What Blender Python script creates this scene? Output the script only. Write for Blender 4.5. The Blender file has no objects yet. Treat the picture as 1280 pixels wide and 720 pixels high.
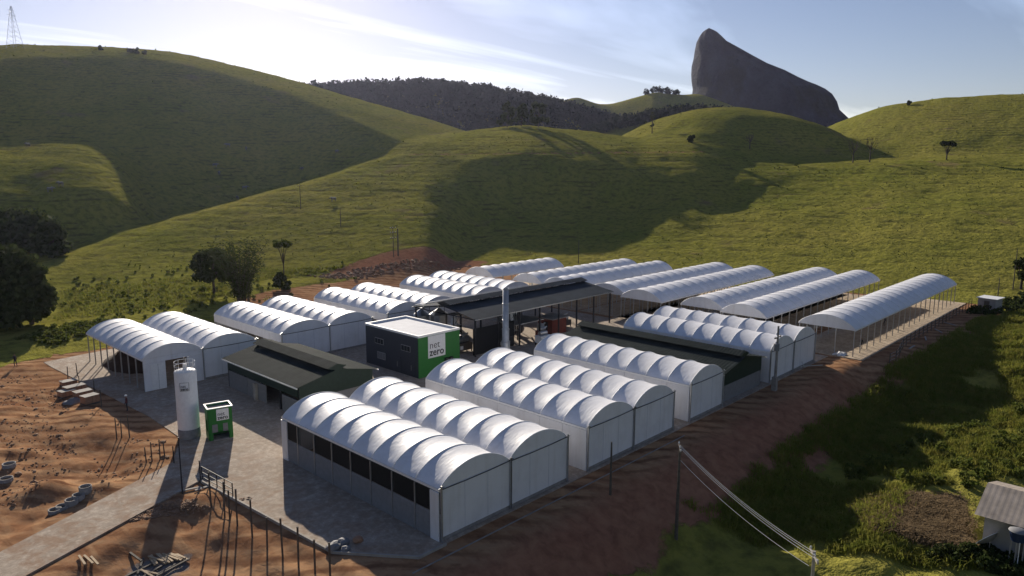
import bpy, bmesh, math, random
import numpy as np
from mathutils import Vector, Matrix
random.seed(7); rng = np.random.default_rng(11)
SC = bpy.context.scene
COL = SC.collection
R_ = math.radians

# ------------------------------------------------------------------ camera
FPX, YAW, PITCH, ROLL = 904.9, R_(43.479), R_(9.43), R_(0.16)
CX, CY, CZ = -31.734, -37.119, 26.648
_fw = np.array([math.cos(PITCH)*math.cos(YAW), math.cos(PITCH)*math.sin(YAW), -math.sin(PITCH)])
_r0 = np.array([math.sin(YAW), -math.cos(YAW), 0.0]); _u0 = np.cross(_r0, _fw)
_rt = math.cos(ROLL)*_r0 + math.sin(ROLL)*_u0
_up = -math.sin(ROLL)*_r0 + math.cos(ROLL)*_u0
cam_d = bpy.data.cameras.new('camera'); cam = bpy.data.objects.new('camera', cam_d); COL.objects.link(cam)
cam_d.sensor_width = 36.0; cam_d.lens = 36.0*FPX/1280.0; cam_d.clip_start = 0.5; cam_d.clip_end = 12000
cam.matrix_world = Matrix(((_rt[0], _up[0], -_fw[0], CX), (_rt[1], _up[1], -_fw[1], CY), (_rt[2], _up[2], -_fw[2], CZ), (0, 0, 0, 1)))
SC.camera = cam

# ------------------------------------------------------------------ sky, sun, exposure
SUN_AZ, SUN_EL = R_(61.3), R_(19.0)
SKY_STRENGTH, SUN_STRENGTH = 0.050, 5.0
sun_dir = Vector((math.cos(SUN_AZ)*math.cos(SUN_EL), math.sin(SUN_AZ)*math.cos(SUN_EL), math.sin(SUN_EL)))
world = bpy.data.worlds.new('World'); SC.world = world; world.use_nodes = True
wn, wl = world.node_tree.nodes, world.node_tree.links
bg = wn['Background']; bg.inputs['Strength'].default_value = SKY_STRENGTH
sky = wn.new('ShaderNodeTexSky'); sky.sky_type = 'NISHITA'; sky.sun_disc = False
sky.sun_elevation = SUN_EL; sky.sun_rotation = math.pi/2 - SUN_AZ
sky.altitude = 200; sky.air_density = 1.0; sky.dust_density = 0.2; sky.ozone_density = 1.8
# thin cloud sheet: noise on the plane of the cloud deck, the same all over the sky
tc = wn.new('ShaderNodeTexCoord')
sep = wn.new('ShaderNodeSeparateXYZ'); wl.new(tc.outputs['Generated'], sep.inputs[0])
mxz = wn.new('ShaderNodeMath'); mxz.operation = 'MAXIMUM'; wl.new(sep.outputs['Z'], mxz.inputs[0]); mxz.inputs[1].default_value = 0.03
addz = wn.new('ShaderNodeMath'); addz.operation = 'ADD'; wl.new(mxz.outputs[0], addz.inputs[0]); addz.inputs[1].default_value = 0.06
dv = wn.new('ShaderNodeVectorMath'); dv.operation = 'DIVIDE'; wl.new(tc.outputs['Generated'], dv.inputs[0])
cmb = wn.new('ShaderNodeCombineXYZ')
for k in range(3): wl.new(addz.outputs[0], cmb.inputs[k])
wl.new(cmb.outputs[0], dv.inputs[1])
mp = wn.new('ShaderNodeMapping'); mp.inputs['Rotation'].default_value = (0, 0, R_(-20)); mp.inputs['Scale'].default_value = (0.16, 0.55, 0.0)
mp.inputs['Location'].default_value = (0.3, 1.9, 0)
wl.new(dv.outputs[0], mp.inputs['Vector'])
nz = wn.new('ShaderNodeTexNoise'); nz.inputs['Scale'].default_value = 1.6; nz.inputs['Detail'].default_value = 5; nz.inputs['Roughness'].default_value = 0.5; nz.inputs['Distortion'].default_value = 0.6
wl.new(mp.outputs[0], nz.inputs['Vector'])
rmp = wn.new('ShaderNodeMapRange'); rmp.inputs['From Min'].default_value = 0.52; rmp.inputs['From Max'].default_value = 0.70; rmp.inputs['To Min'].default_value = 0.13; rmp.inputs['To Max'].default_value = 0.85
wl.new(nz.outputs['Fac'], rmp.inputs['Value'])
cm = wn.new('ShaderNodeMix'); cm.data_type = 'RGBA'
wl.new(rmp.outputs[0], cm.inputs['Factor']); wl.new(sky.outputs[0], cm.inputs['A'])
clb = wn.new('ShaderNodeMix'); clb.data_type = 'RGBA'; clb.blend_type = 'MULTIPLY'; clb.inputs['Factor'].default_value = 1.0
wl.new(sky.outputs[0], clb.inputs['A']); clb.inputs['B'].default_value = (2.3, 2.15, 2.0, 1)   # lit cloud: brighter than the sky it hides
wl.new(clb.outputs['Result'], cm.inputs['B'])
wb = wn.new('ShaderNodeMix'); wb.data_type = 'RGBA'; wb.blend_type = 'MULTIPLY'; wb.inputs['Factor'].default_value = 1.0   # the camera's slightly cool white balance
wl.new(cm.outputs['Result'], wb.inputs['A']); wb.inputs['B'].default_value = (1.05, .95, 1.06, 1)
wl.new(wb.outputs['Result'], bg.inputs['Color'])
sun_d = bpy.data.lights.new('sun', 'SUN'); sun_d.energy = SUN_STRENGTH; sun_d.angle = R_(0.5); sun_d.color = (1.0, 0.90, 0.76)
sun = bpy.data.objects.new('sun', sun_d); COL.objects.link(sun); sun.location = (60, 60, 400)
sun.rotation_euler = sun_dir.to_track_quat('Z', 'Y').to_euler()
SC.view_settings.view_transform = 'Standard'; SC.view_settings.look = 'None'
SC.view_settings.gamma = 1.0; SC.view_settings.use_curve_mapping = False
SC.view_settings.exposure = 0.52
HAZE = 0.000034
SC.cycles.use_denoising = True
SC.cycles.max_bounces = 5; SC.cycles.diffuse_bounces = 3; SC.cycles.glossy_bounces = 2; SC.cycles.transmission_bounces = 3
SC.cycles.transparent_max_bounces = 6; SC.cycles.volume_bounces = 0
SC.cycles.use_adaptive_sampling = True; SC.cycles.caustics_reflective = False; SC.cycles.caustics_refractive = False

# ------------------------------------------------------------------ surveying: sight lines from the camera station
def ray(u, v):
    return _fw + _rt*(u-640.0)/FPX - _up*(v-360.0)/FPX
def at_z(u, v, z=0.0):
    d = ray(u, v); t = (z-CZ)/d[2]
    return np.array([CX, CY, CZ]) + d*t
def at_rho(u, v, rho):
    d = ray(u, v); t = rho/math.hypot(d[0], d[1])
    return np.array([CX, CY, CZ]) + d*t

# ------------------------------------------------------------------ noise
_tab = rng.random((256, 256))
def vnoise(x, y):
    xi = np.floor(x).astype(int); yi = np.floor(y).astype(int); fx = x-xi; fy = y-yi
    fx = fx*fx*fx*(fx*(fx*6-15)+10); fy = fy*fy*fy*(fy*(fy*6-15)+10)
    a = _tab[xi % 256, yi % 256]; b = _tab[(xi+1) % 256, yi % 256]; c = _tab[xi % 256, (yi+1) % 256]; d = _tab[(xi+1) % 256, (yi+1) % 256]
    return (a*(1-fx)+b*fx)*(1-fy) + (c*(1-fx)+d*fx)*fy - 0.5
def fbm(x, y, scale, octv=4, gain=0.5):
    s = 0; amp = 1.0; f = 1.0/scale
    for k in range(octv):
        s = s + amp*vnoise(x*f+17.3*k, y*f-9.1*k); amp *= gain; f *= 2.03
    return s
def sstep(t):
    t = np.clip(t, 0, 1); return t*t*(3-2*t)

# ------------------------------------------------------------------ terrain
class Ridge:
    """A ridge line surveyed as (u, v, distance); its flanks fall away with their own slopes."""
    def __init__(self, pts, front, wf, back=0.45, wb=40, smooth=1.2, convex=None):
        P = [at_rho(u, v, r) for u, v, r in pts]
        a = np.array([YAW - math.atan2(p[1]-CY, p[0]-CX) for p in P]); a = (a+math.pi) % (2*math.pi) - math.pi
        z = np.array([p[2] for p in P]); r = np.array([q[2] for q in pts], float)
        fr = np.array(front if hasattr(front, '__len__') else [front]*len(pts), float)
        ww = np.array(wf if hasattr(wf, '__len__') else [wf]*len(pts), float)
        self.g = np.linspace(-1.3, 1.3, 1301)
        k = np.arange(-60, 61)*0.002; ker = np.exp(-0.5*(k/R_(smooth))**2); ker /= ker.sum()
        def sm(q):
            w = np.interp(self.g, a, q); w = np.concatenate([np.full(60, w[0]), w, np.full(60, w[-1])])
            return np.convolve(w, ker, 'valid')
        self.cv = None if convex is None else [sm(np.array([(tuple(row)+(0.,))[k] for row in convex] if hasattr(convex[0], '__len__') else [(tuple(convex)+(0.,))[k]]*len(pts), float)) for k in range(5)]
        self.z, self.r, self.f, self.w = sm(z), sm(r), sm(fr), sm(ww); self.back, self.wb = back, wb
    def h(self, a, rho):
        zc = np.interp(a, self.g, self.z); rc = np.interp(a, self.g, self.r); s = np.interp(a, self.g, self.f); w = np.interp(a, self.g, self.w)
        d = rc-rho
        fr = zc - s*(np.sqrt(d*d+w*w)-w)
        if self.cv:
            c, d1, s2, q, m = [np.interp(a, self.g, col) for col in self.cv]; dd = np.maximum(d, 0); e = np.maximum(dd-d1, 0)
            fr = zc - m*np.minimum(dd, d1) - np.where(dd < d1, .5*c*dd*dd, .5*c*d1*d1 + s2*e - (s2-c*d1-m)*q*(1-np.exp(-e/q)))
        bk = zc - self.back*(np.sqrt(d*d+self.wb**2)-self.wb)
        return np.where(d > 0, fr, bk)

ridge_left = Ridge([(-500, 98, 640), (-250, 80, 650), (0, 69, 650), (100, 71, 650), (200, 75, 645), (280, 90, 632), (370, 109, 605), (450, 130, 560), (540, 154, 510), (640, 183, 470), (760, 230, 440)],
                   0.62, 115, 0.3, 90, convex=[(.0012, 205., .445, 10.)]*5+[(.0012, 205., .50, 10.)]+[(.0012, 205., .55, 10.)]*5)
ridge_bump = Ridge([(-400, 205, 300), (-150, 184, 302), (0, 185, 304), (90, 178, 306), (130, 182, 308), (165, 200, 308), (195, 240, 308), (220, 320, 308), (340, 400, 308)], 0.66, 80, 0.2, 50, 1.0, convex=(.0028, 62., 1.1, 6., .15))
_spur, _face, _past = (.010, 22., .22, 12.), (.0017, 92., .78, 6., .10), (.004, 45., .19, 20.)
ridge_mid = Ridge([(-60, 372, 165), (20, 340, 190), (75, 320, 205), (180, 286, 228), (300, 250, 255), (400, 223, 282), (480, 198, 310), (540, 174, 345), (570, 166, 360), (600, 160, 372), (660, 155, 378), (720, 161, 378), (780, 169, 376), (850, 183, 370), (930, 192, 370), (1000, 199, 372), (1100, 199, 378), (1183, 196, 380), (1280, 197, 380), (1500, 205, 380)],
                  .3, 40, 0.35, 40, 0.8, convex=[_spur]*7+[(.006, 40., .25, 12.), (.0025, 75., .32, 12., .08), (.0018, 90., .55, 8., .10)]+[_face]*3+[(.0018, 84., .72, 7., .10), (.0020, 72., .52, 9., .09), (.0030, 55., .30, 14., .05)]+[_past]*4)
ridge_pasture = Ridge([(-400, 300, 330), (200, 300, 330), (400, 262, 330), (500, 224, 330), (600, 218, 330), (800, 218, 330), (1000, 216, 330), (1300, 216, 330), (1700, 216, 330)], .172, 1.0, 0.1, 40, 1.5)
ridge_knoll = Ridge([(660, 215, 470), (740, 190, 465), (780, 168, 460), (820, 150, 455), (870, 138, 455), (920, 135, 455), (980, 143, 455), (1040, 160, 455), (1085, 185, 455), (1140, 215, 455)],
                    .4, 55, 0.45, 40, 0.6, convex=[(.005, 40., .26, 15.)]*4+[(.005, 40., .30, 15.), (.005, 42., .38, 10.), (.0045, 45., .62, 8.)]+[(.004, 45., .65, 8.)]*3)
ridge_right = Ridge([(940, 220, 560), (1000, 178, 560), (1035, 158, 560), (1100, 135, 560), (1180, 123, 555), (1280, 118, 550), (1500, 112, 540), (1800, 120, 520)], 0.43, 70, 0.4, 60, 0.6)
ridge_wood = Ridge([(250, 148, 760), (330, 126, 760), (385, 115, 760), (450, 113, 760), (550, 110, 760), (620, 120, 760), (700, 134, 760), (760, 150, 760), (830, 172, 760), (900, 204, 760)], 0.5, 60, 0.4, 60, 0.6)
ridge_wood2 = Ridge([(700, 190, 640), (760, 158, 640), (800, 151, 640), (850, 142, 640), (890, 142, 640), (960, 155, 640), (1020, 200, 640)], 0.45, 40, 0.4, 60, 0.5)
ridge_far = Ridge([(600, 190, 940), (680, 140, 940), (705, 124, 940), (722, 120, 940), (745, 130, 950), (762, 131, 950), (800, 120, 950), (822, 114, 950), (840, 119, 950), (875, 117, 950), (960, 150, 950), (1100, 165, 950), (1500, 170, 950)], 0.5, 14, 0.3, 40, 0.3)

def smax(a, b, k):
    h = np.clip(0.5+0.5*(a-b)/k, 0, 1)
    return b*(1-h)+a*h + k*h*(1-h)
def near_edge(x):
    return np.where(x < 73, -3.4, -5.8) - 2.6*sstep((x-71)/5.0)*0 
def height(x, y):
    x = np.asarray(x, float); y = np.asarray(y, float)
    dx, dy = x-CX, y-CY; rho = np.hypot(dx, dy); a = YAW-np.arctan2(dy, dx); a = (a+math.pi) % (2*math.pi)-math.pi
    # the levelled yard
    ye = -3.4 - 2.6*sstep((x-70)/5.0)
    t = ye - y
    z = -0.06 + 0*x
    z = z - 0.45*sstep((-8.6-x)/3.0)*sstep((48-y)/10) - 0.35*sstep((-6.6-x)/1.5)*sstep((19.5-y+0.0*x)/3.0)*sstep((x+23)/6)
    # the access road lies in a shallow bed
    rs = ((x+7.5)*(-52.5)+(y-25.7)*(-26.2))/58.67; rt = np.abs((x+7.5)*26.2-(y-25.7)*52.5)/58.67
    onroad = sstep((5.6-rt)/2.0)*sstep((rs+4)/2.5)
    inyard = np.maximum(sstep((x+10)/4.0), onroad)
    z = z*(1-onroad)+onroad*(-.14)
    z = z + (1-inyard)*(0.7*fbm(x, y, 9.0, 4)+0.30*fbm(x+50, y, 2.6, 3, .6))
    # heaps of soil left of the yard
    for hx, hy, hr, hh in ((-21.5, 43, 4.5, 1.3), (-27, 40, 6, 1.5), (-17, 30.5, 2.0, .8), (-14.3, 27.5, 1.6, .7), (-33, 62, 8, 1.6), (-24, 78, 9, 1.2)):
        z = z + hh*np.exp(-(((x-hx)/hr)**2+((y-hy)/hr)**2))*(1+0.8*fbm(x, y, 2.0, 3))
    bank = -4.3*sstep(t/10.5) + 2.0*sstep((t-9)/13.0) + 0.9*fbm(x, y, 11.0, 4)*sstep(t/5.0)
    bank = bank*(1-.9*sstep((x-72)/38)) + 1.0*sstep((t-6)/8)*fbm(x-30, y, 5.0, 4)
    z = z + bank
    # long swell beyond the yard
    back = np.maximum(0, np.maximum((y-82)*0.9, (x-138 + 0.55*np.clip(y-5, 0, 60)) * 0.9))
    z = z + 0.8*sstep(back/48) + 0.03*np.minimum(back, 400) + sstep(back/30)*1.5*fbm(x, y, 40, 3)
    z = z - 0.5*sstep((t-30)/60)*0
    for rg, k in ((ridge_left, 14.), (ridge_bump, 8.), (ridge_pasture, 5.), (ridge_mid, 6.), (ridge_knoll, 10.), (ridge_right, 10.), (ridge_wood, 10.), (ridge_wood2, 8.), (ridge_far, 8.)):
        z = smax(rg.h(a, rho), z, k*np.clip((rho-150)/80, .05, 1))
    far = sstep((rho-185)/60)
    z = z + far*(1.1*fbm(x, y, 60, 3) + 0.6*fbm(x, y, 13, 5, .6))
    return z

def link(o): COL.objects.link(o); return o
def make_mesh(name, verts, faces, mat=None, smooth=False):
    me = bpy.data.meshes.new(name); me.from_pydata(verts, [], faces); me.update()
    if mat: me.materials.append(mat)
    if smooth: me.polygons.foreach_set('use_smooth', [True]*len(me.polygons))
    return me

# ------------------------------------------------------------------ materials
class NT:
    def __init__(self, name):
        self.m = bpy.data.materials.new(name); self.m.use_nodes = True
        self.n, self.l = self.m.node_tree.nodes, self.m.node_tree.links
        self.b = self.n['Principled BSDF']; self.out = self.n['Material Output']
    def node(self, t, **kw):
        x = self.n.new(t)
        for k, v in kw.items(): setattr(x, k, v)
        return x
    def _in(self, sock, v):
        if isinstance(v, bpy.types.NodeSocket): self.l.new(v, sock)
        elif v is not None: sock.default_value = v
    def coord(self, kind='Object'):
        return self.node('ShaderNodeTexCoord').outputs[kind]
    def pos(self):
        return self.node('ShaderNodeNewGeometry').outputs['Position']
    def mapping(self, vec, scale=(1, 1, 1), rot=(0, 0, 0)):
        x = self.node('ShaderNodeMapping'); self._in(x.inputs['Vector'], vec); x.inputs['Scale'].default_value = scale; x.inputs['Rotation'].default_value = rot
        return x.outputs[0]
    def noise(self, vec, scale, detail=3, rough=.55, dist=0.0, col=False):
        x = self.node('ShaderNodeTexNoise'); self._in(x.inputs['Vector'], vec)
        x.inputs['Scale'].default_value = scale; x.inputs['Detail'].default_value = detail; x.inputs['Roughness'].default_value = rough; x.inputs['Distortion'].default_value = dist
        return x.outputs['Color' if col else 'Fac']
    def ramp(self, fac, lo, hi, a=0.0, b=1.0):
        x = self.node('ShaderNodeMapRange'); self._in(x.inputs['Value'], fac)
        for k, v in (('From Min', lo), ('From Max', hi), ('To Min', a), ('To Max', b)): x.inputs[k].default_value = v
        return x.outputs[0]
    def math(self, op, a, b=None):
        x = self.node('ShaderNodeMath', operation=op); self._in(x.inputs[0], a); self._in(x.inputs[1], b); return x.outputs[0]
    def mix(self, fac, a, b, mode='MIX'):
        x = self.node('ShaderNodeMix', data_type='RGBA', blend_type=mode)
        self._in(x.inputs['Factor'], fac)
        for s, v in (('A', a), ('B', b)):
            if isinstance(v, tuple) and len(v) == 3: v = v+(1,)
            self._in(x.inputs[s], v)
        return x.outputs['Result']
    def attr(self, name):
        return self.node('ShaderNodeAttribute', attribute_name=name).outputs['Fac']
    def bump(self, h, strength=.3, dist=.1, normal=None):
        x = self.node('ShaderNodeBump'); x.inputs['Strength'].default_value = strength; x.inputs['Distance'].default_value = dist
        self._in(x.inputs['Height'], h)
        if normal is not None: self.l.new(normal, x.inputs['Normal'])
        return x.outputs[0]
    def set(self, **kw):
        for k, v in kw.items():
            k = k.replace('_', ' ')
            if isinstance(v, tuple) and len(v) == 3: v = v+(1,)
            self._in(self.b.inputs[k], v)
        return self

def simple(name, col, rough=.6, metal=0.0, var=.25, scale=3.0, bump=0.0, spec=.3):
    t = NT(name); p = t.pos()
    n = t.noise(p, scale, 4, .6)
    k = t.ramp(n, .25, .75, 1-var, 1+var); t.b.inputs['Specular IOR Level'].default_value = spec
    c = t.mix(1.0, tuple(col), t.mix(0.0, (1, 1, 1), (1, 1, 1)), 'MULTIPLY')
    vm = t.node('ShaderNodeVectorMath', operation='SCALE'); t._in(vm.inputs[0], c); t._in(vm.inputs['Scale'], k)
    t.set(Base_Color=vm.outputs[0], Roughness=rough, Metallic=metal)
    if bump: t.set(Normal=t.bump(n, bump, .05))
    return t.m

M = {}
def ground_material():
    t = NT('hill_pasture_and_soil'); p = t.pos()
    sepn = t.node('ShaderNodeSeparateXYZ'); t.l.new(p, sepn.inputs[0])
    big = t.noise(p, .018, 4, .55); mid = t.noise(p, .09, 4, .6); fine = t.noise(p, .55, 4, .65); tuft = t.noise(p, 1.6, 3, .7)
    g = t.mix(t.ramp(big, .35, .65), (.192, .200, .036), (.285, .246, .058))
    g = t.mix(t.ramp(mid, .40, .68), g, (.255, .238, .048))
    g = t.mix(t.ramp(fine, .45, .75, 0, .85), g, (.060, .066, .020))
    g = t.mix(t.ramp(tuft, .55, .75, 0, .5), g, (.260, .235, .065))
    # cattle paths follow the contours
    zz = t.math('ADD', t.math('MULTIPLY', sepn.outputs['Z'], 0.62), t.math('MULTIPLY', t.noise(p, .05, 4, .6), 1.6))
    w = t.node('ShaderNodeTexWave', wave_type='BANDS', bands_direction='X', wave_profile='SIN')
    cz = t.node('ShaderNodeCombineXYZ'); t.l.new(zz, cz.inputs[0]); t.l.new(cz.outputs[0], w.inputs['Vector'])
    w.inputs['Scale'].default_value = 0.34; w.inputs['Distortion'].default_value = 0.0
    path = t.math('MULTIPLY', w.outputs['Fac'], t.ramp(t.noise(p, .12, 3, .6), .40, .62))
    g = t.mix(t.ramp(path, .55, .95, 0, .6), g, (.070, .066, .026))
    g = t.mix(t.ramp(t.noise(p, .04, 5, .65), .62, .70, 0, .55), g, (.215, .145, .085))
    # soil
    s1 = t.noise(p, .12, 5, .62, .6); s2 = t.noise(p, .9, 4, .65, .4)
    st = t.noise(t.mapping(p, (.9, .16, .5), (0, 0, R_(25))), 1.0, 4, .6, .5)
    s = t.mix(t.ramp(s1, .32, .68), (.245, .118, .062), (.455, .270, .145))
    s = t.mix(t.ramp(s2, .42, .72, 0, .7), s, (.105, .045, .027))
    s = t.mix(t.ramp(st, .50, .72, 0, .6), s, (.46, .29, .16))
    wv = t.node('ShaderNodeTexWave', wave_type='BANDS', bands_direction='DIAGONAL'); t._in(wv.inputs['Vector'], p); wv.inputs['Scale'].default_value = .22; wv.inputs['Distortion'].default_value = 9.0; wv.inputs['Detail'].default_value = 3; wv.inputs['Detail Scale'].default_value = .35
    nored = t.math('SUBTRACT', 1.0, t.attr('red'))
    s = t.mix(t.math('MULTIPLY', nored, t.math('MULTIPLY', t.ramp(wv.outputs['Fac'], .62, .95), t.ramp(s1, .4, .6, .1, .7))), s, (.115, .050, .030))
    s = t.mix(t.math('MULTIPLY', nored, t.math('MULTIPLY', t.ramp(wv.outputs['Fac'], .30, .05), t.ramp(s2, .4, .6, .0, .55))), s, (.44, .28, .16))
    soil = t.attr('soil')
    edge = t.ramp(t.math('ADD', soil, t.math('MULTIPLY', t.math('SUBTRACT', t.noise(p, .5, 4, .7), .5), 1.1)), .42, .58)
    red = t.attr('red')
    s = t.mix(t.math('MULTIPLY', red, .8), s, t.mix(t.ramp(s2, .3, .7), (.36, .165, .098), (.22, .098, .060)))
    c = t.mix(edge, g, s)
    c = t.mix(t.math('MULTIPLY', t.ramp(t.math('ADD', t.attr('gravel'), t.math('MULTIPLY', t.math('SUBTRACT', s2, .5), .8)), .45, .6), .85), c, t.mix(t.ramp(t.noise(p, 9.0, 2, .6), .35, .65), (.14, .135, .13), (.24, .23, .22)))
    wood = t.attr('wood')
    c = t.mix(wood, c, (.030, .042, .018))
    h = t.math('ADD', t.math('MULTIPLY', fine, 1.0), t.math('MULTIPLY', tuft, .55))
    h = t.math('ADD', h, t.math('MULTIPLY', path, -.6))
    hs = t.math('ADD', t.math('MULTIPLY', s2, .14), t.math('MULTIPLY', st, .10))
    hm = t.node('ShaderNodeMix', data_type='FLOAT'); t.l.new(edge, hm.inputs['Factor']); t.l.new(h, hm.inputs['A']); t.l.new(hs, hm.inputs['B']); h = hm.outputs['Result']
    t.set(Base_Color=c, Roughness=.95, Normal=t.bump(h, .6, .9)); t.b.inputs['Specular IOR Level'].default_value = 0.0
    return t.m
M['ground'] = ground_material()

# ------------------------------------------------------------------ ground sheet
def build_ground():
    dense = np.linspace(-R_(43), R_(43), 470)
    rest = np.linspace(R_(43), 2*math.pi-R_(43), 46)[1:-1]
    az = np.concatenate([dense, rest])
    r1 = np.array([3, 6, 10, 14, 18, 22, 26.]); r2 = np.exp(np.linspace(math.log(29), math.log(480), 315)); r3 = np.exp(np.linspace(math.log(490), math.log(2500), 80))
    rr = np.concatenate([r1, r2, r3])
    A, RR = np.meshgrid(az, rr, indexing='ij')
    X = CX + RR*np.cos(YAW-A); Y = CY + RR*np.sin(YAW-A)
    Z = height(X, Y)
    na, nr = A.shape
    idx = np.arange(na*nr).reshape(na, nr)
    i2 = np.roll(idx, -1, 0)
    q = np.stack([idx[:, :-1], i2[:, :-1], i2[:, 1:], idx[:, 1:]], -1).reshape(-1, 4)
    V = np.stack([X, Y, Z], -1).reshape(-1, 3)
    c0 = len(V); V = np.vstack([V, [[CX, CY, float(height(CX, CY))]]])
    me = bpy.data.meshes.new('ground')
    tri = np.stack([np.full(na, c0), i2[:, 0], idx[:, 0]], -1)
    nq, nt = len(q), len(tri)
    me.vertices.add(len(V)); me.vertices.foreach_set('co', V.astype(np.float32).ravel())
    me.loops.add(nq*4+nt*3); me.loops.foreach_set('vertex_index', np.concatenate([q.ravel(), tri.ravel()]).astype(np.int32))
    me.polygons.add(nq+nt)
    me.polygons.foreach_set('loop_start', np.concatenate([np.arange(nq)*4, nq*4+np.arange(nt)*3]).astype(np.int32))
    me.polygons.foreach_set('loop_total', np.concatenate([np.full(nq, 4), np.full(nt, 3)]).astype(np.int32))
    me.update(calc_edges=True); me.validate()
    me.polygons.foreach_set('use_smooth', np.ones(nq+nt, bool))
    x, y, z = V[:, 0], V[:, 1], V[:, 2]
    rho = np.hypot(x-CX, y-CY); a = YAW-np.arctan2(y-CY, x-CX); a = (a+math.pi) % (2*math.pi)-math.pi
    nse = fbm(x, y, 14, 4)
    ye = -3.4-2.6*sstep((x-70)/5.0)
    inside = np.minimum.reduce([x+44, 138-x-0.55*np.clip(y-5, 0, 60), y-ye+6.0, 84-y+6*nse-0.10*np.clip(x-20, 0, 90)])
    left = 80 - 0.9*np.clip(-8-x, 0, 60) - y     # grass creeps in behind the diggings
    inside = np.where(x < -4, np.minimum(inside, left), inside)
    soil = sstep((inside+2+4*nse)/6.0)
    # the cut at the foot of the hill behind the yard
    cut = np.exp(-(((x-82)/26.)**2+((y-106+.12*(x-82))/7.)**2)); soil = np.maximum(soil, sstep(cut*2.2-.5)); redc = sstep(cut*2-.6)
    soil = np.maximum(soil, sstep(2.4*np.exp(-(((x-70)/38.)**4+((y-90)/15.)**4))-.6+.5*nse))
    red = np.maximum(sstep((ye+1.0-y)/3.0)*sstep((80-x)/30), redc)
    bandr = sstep((ye - y)/3.0); soil = np.maximum(soil, bandr*sstep((7.5-(ye-y)+4*nse)/3.0)*sstep((85-x)/14))
    # strip of bare ground beyond the house and the track round the hill
    trk = np.abs(z-31.0-0.02*(x-120)); onmid = (rho > 215) & (rho < 330) & (a > R_(-8)) & (a < R_(24))
    soil = np.maximum(soil, np.where(onmid, .5*np.exp(-(trk/.8)**2), 0))
    # mound of dry cuttings by the house
    md = at_z(1150, 640, -2.5); m2 = np.exp(-(((x-md[0])/6.)**2+((y-md[1])/3.5)**2)); soil = np.maximum(soil, sstep(m2*1.5-.35))
    wz = np.zeros_like(x)
    for rg, lo, hi in ((ridge_wood, 690, 900), (ridge_wood2, 590, 700)):
        wz = np.maximum(wz, sstep((rho-lo)/30.)*sstep((hi-rho)/60.)*sstep((rg.h(a, rho)-z+9)/4.))
    gpt = at_z(195, 708, -.7); gv = np.exp(-(((x-gpt[0])/2.6)**2+((y-gpt[1])/2.0)**2)); gpt = at_z(95, 560, -.4)
    for nm, val in (('gravel', gv), ('soil', soil), ('red', red), ('wood', np.clip(wz, 0, 1))):
        at = me.attributes.new(nm, 'FLOAT', 'POINT'); at.data.foreach_set('value', np.asarray(val, np.float32))
    me.materials.append(M['ground'])
    o = bpy.data.objects.new('ground', me); link(o); o['kind'] = 'structure'; o['label'] = 'rolling green pasture hills around a levelled red earth yard'
    return o
ground = build_ground()

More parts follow.
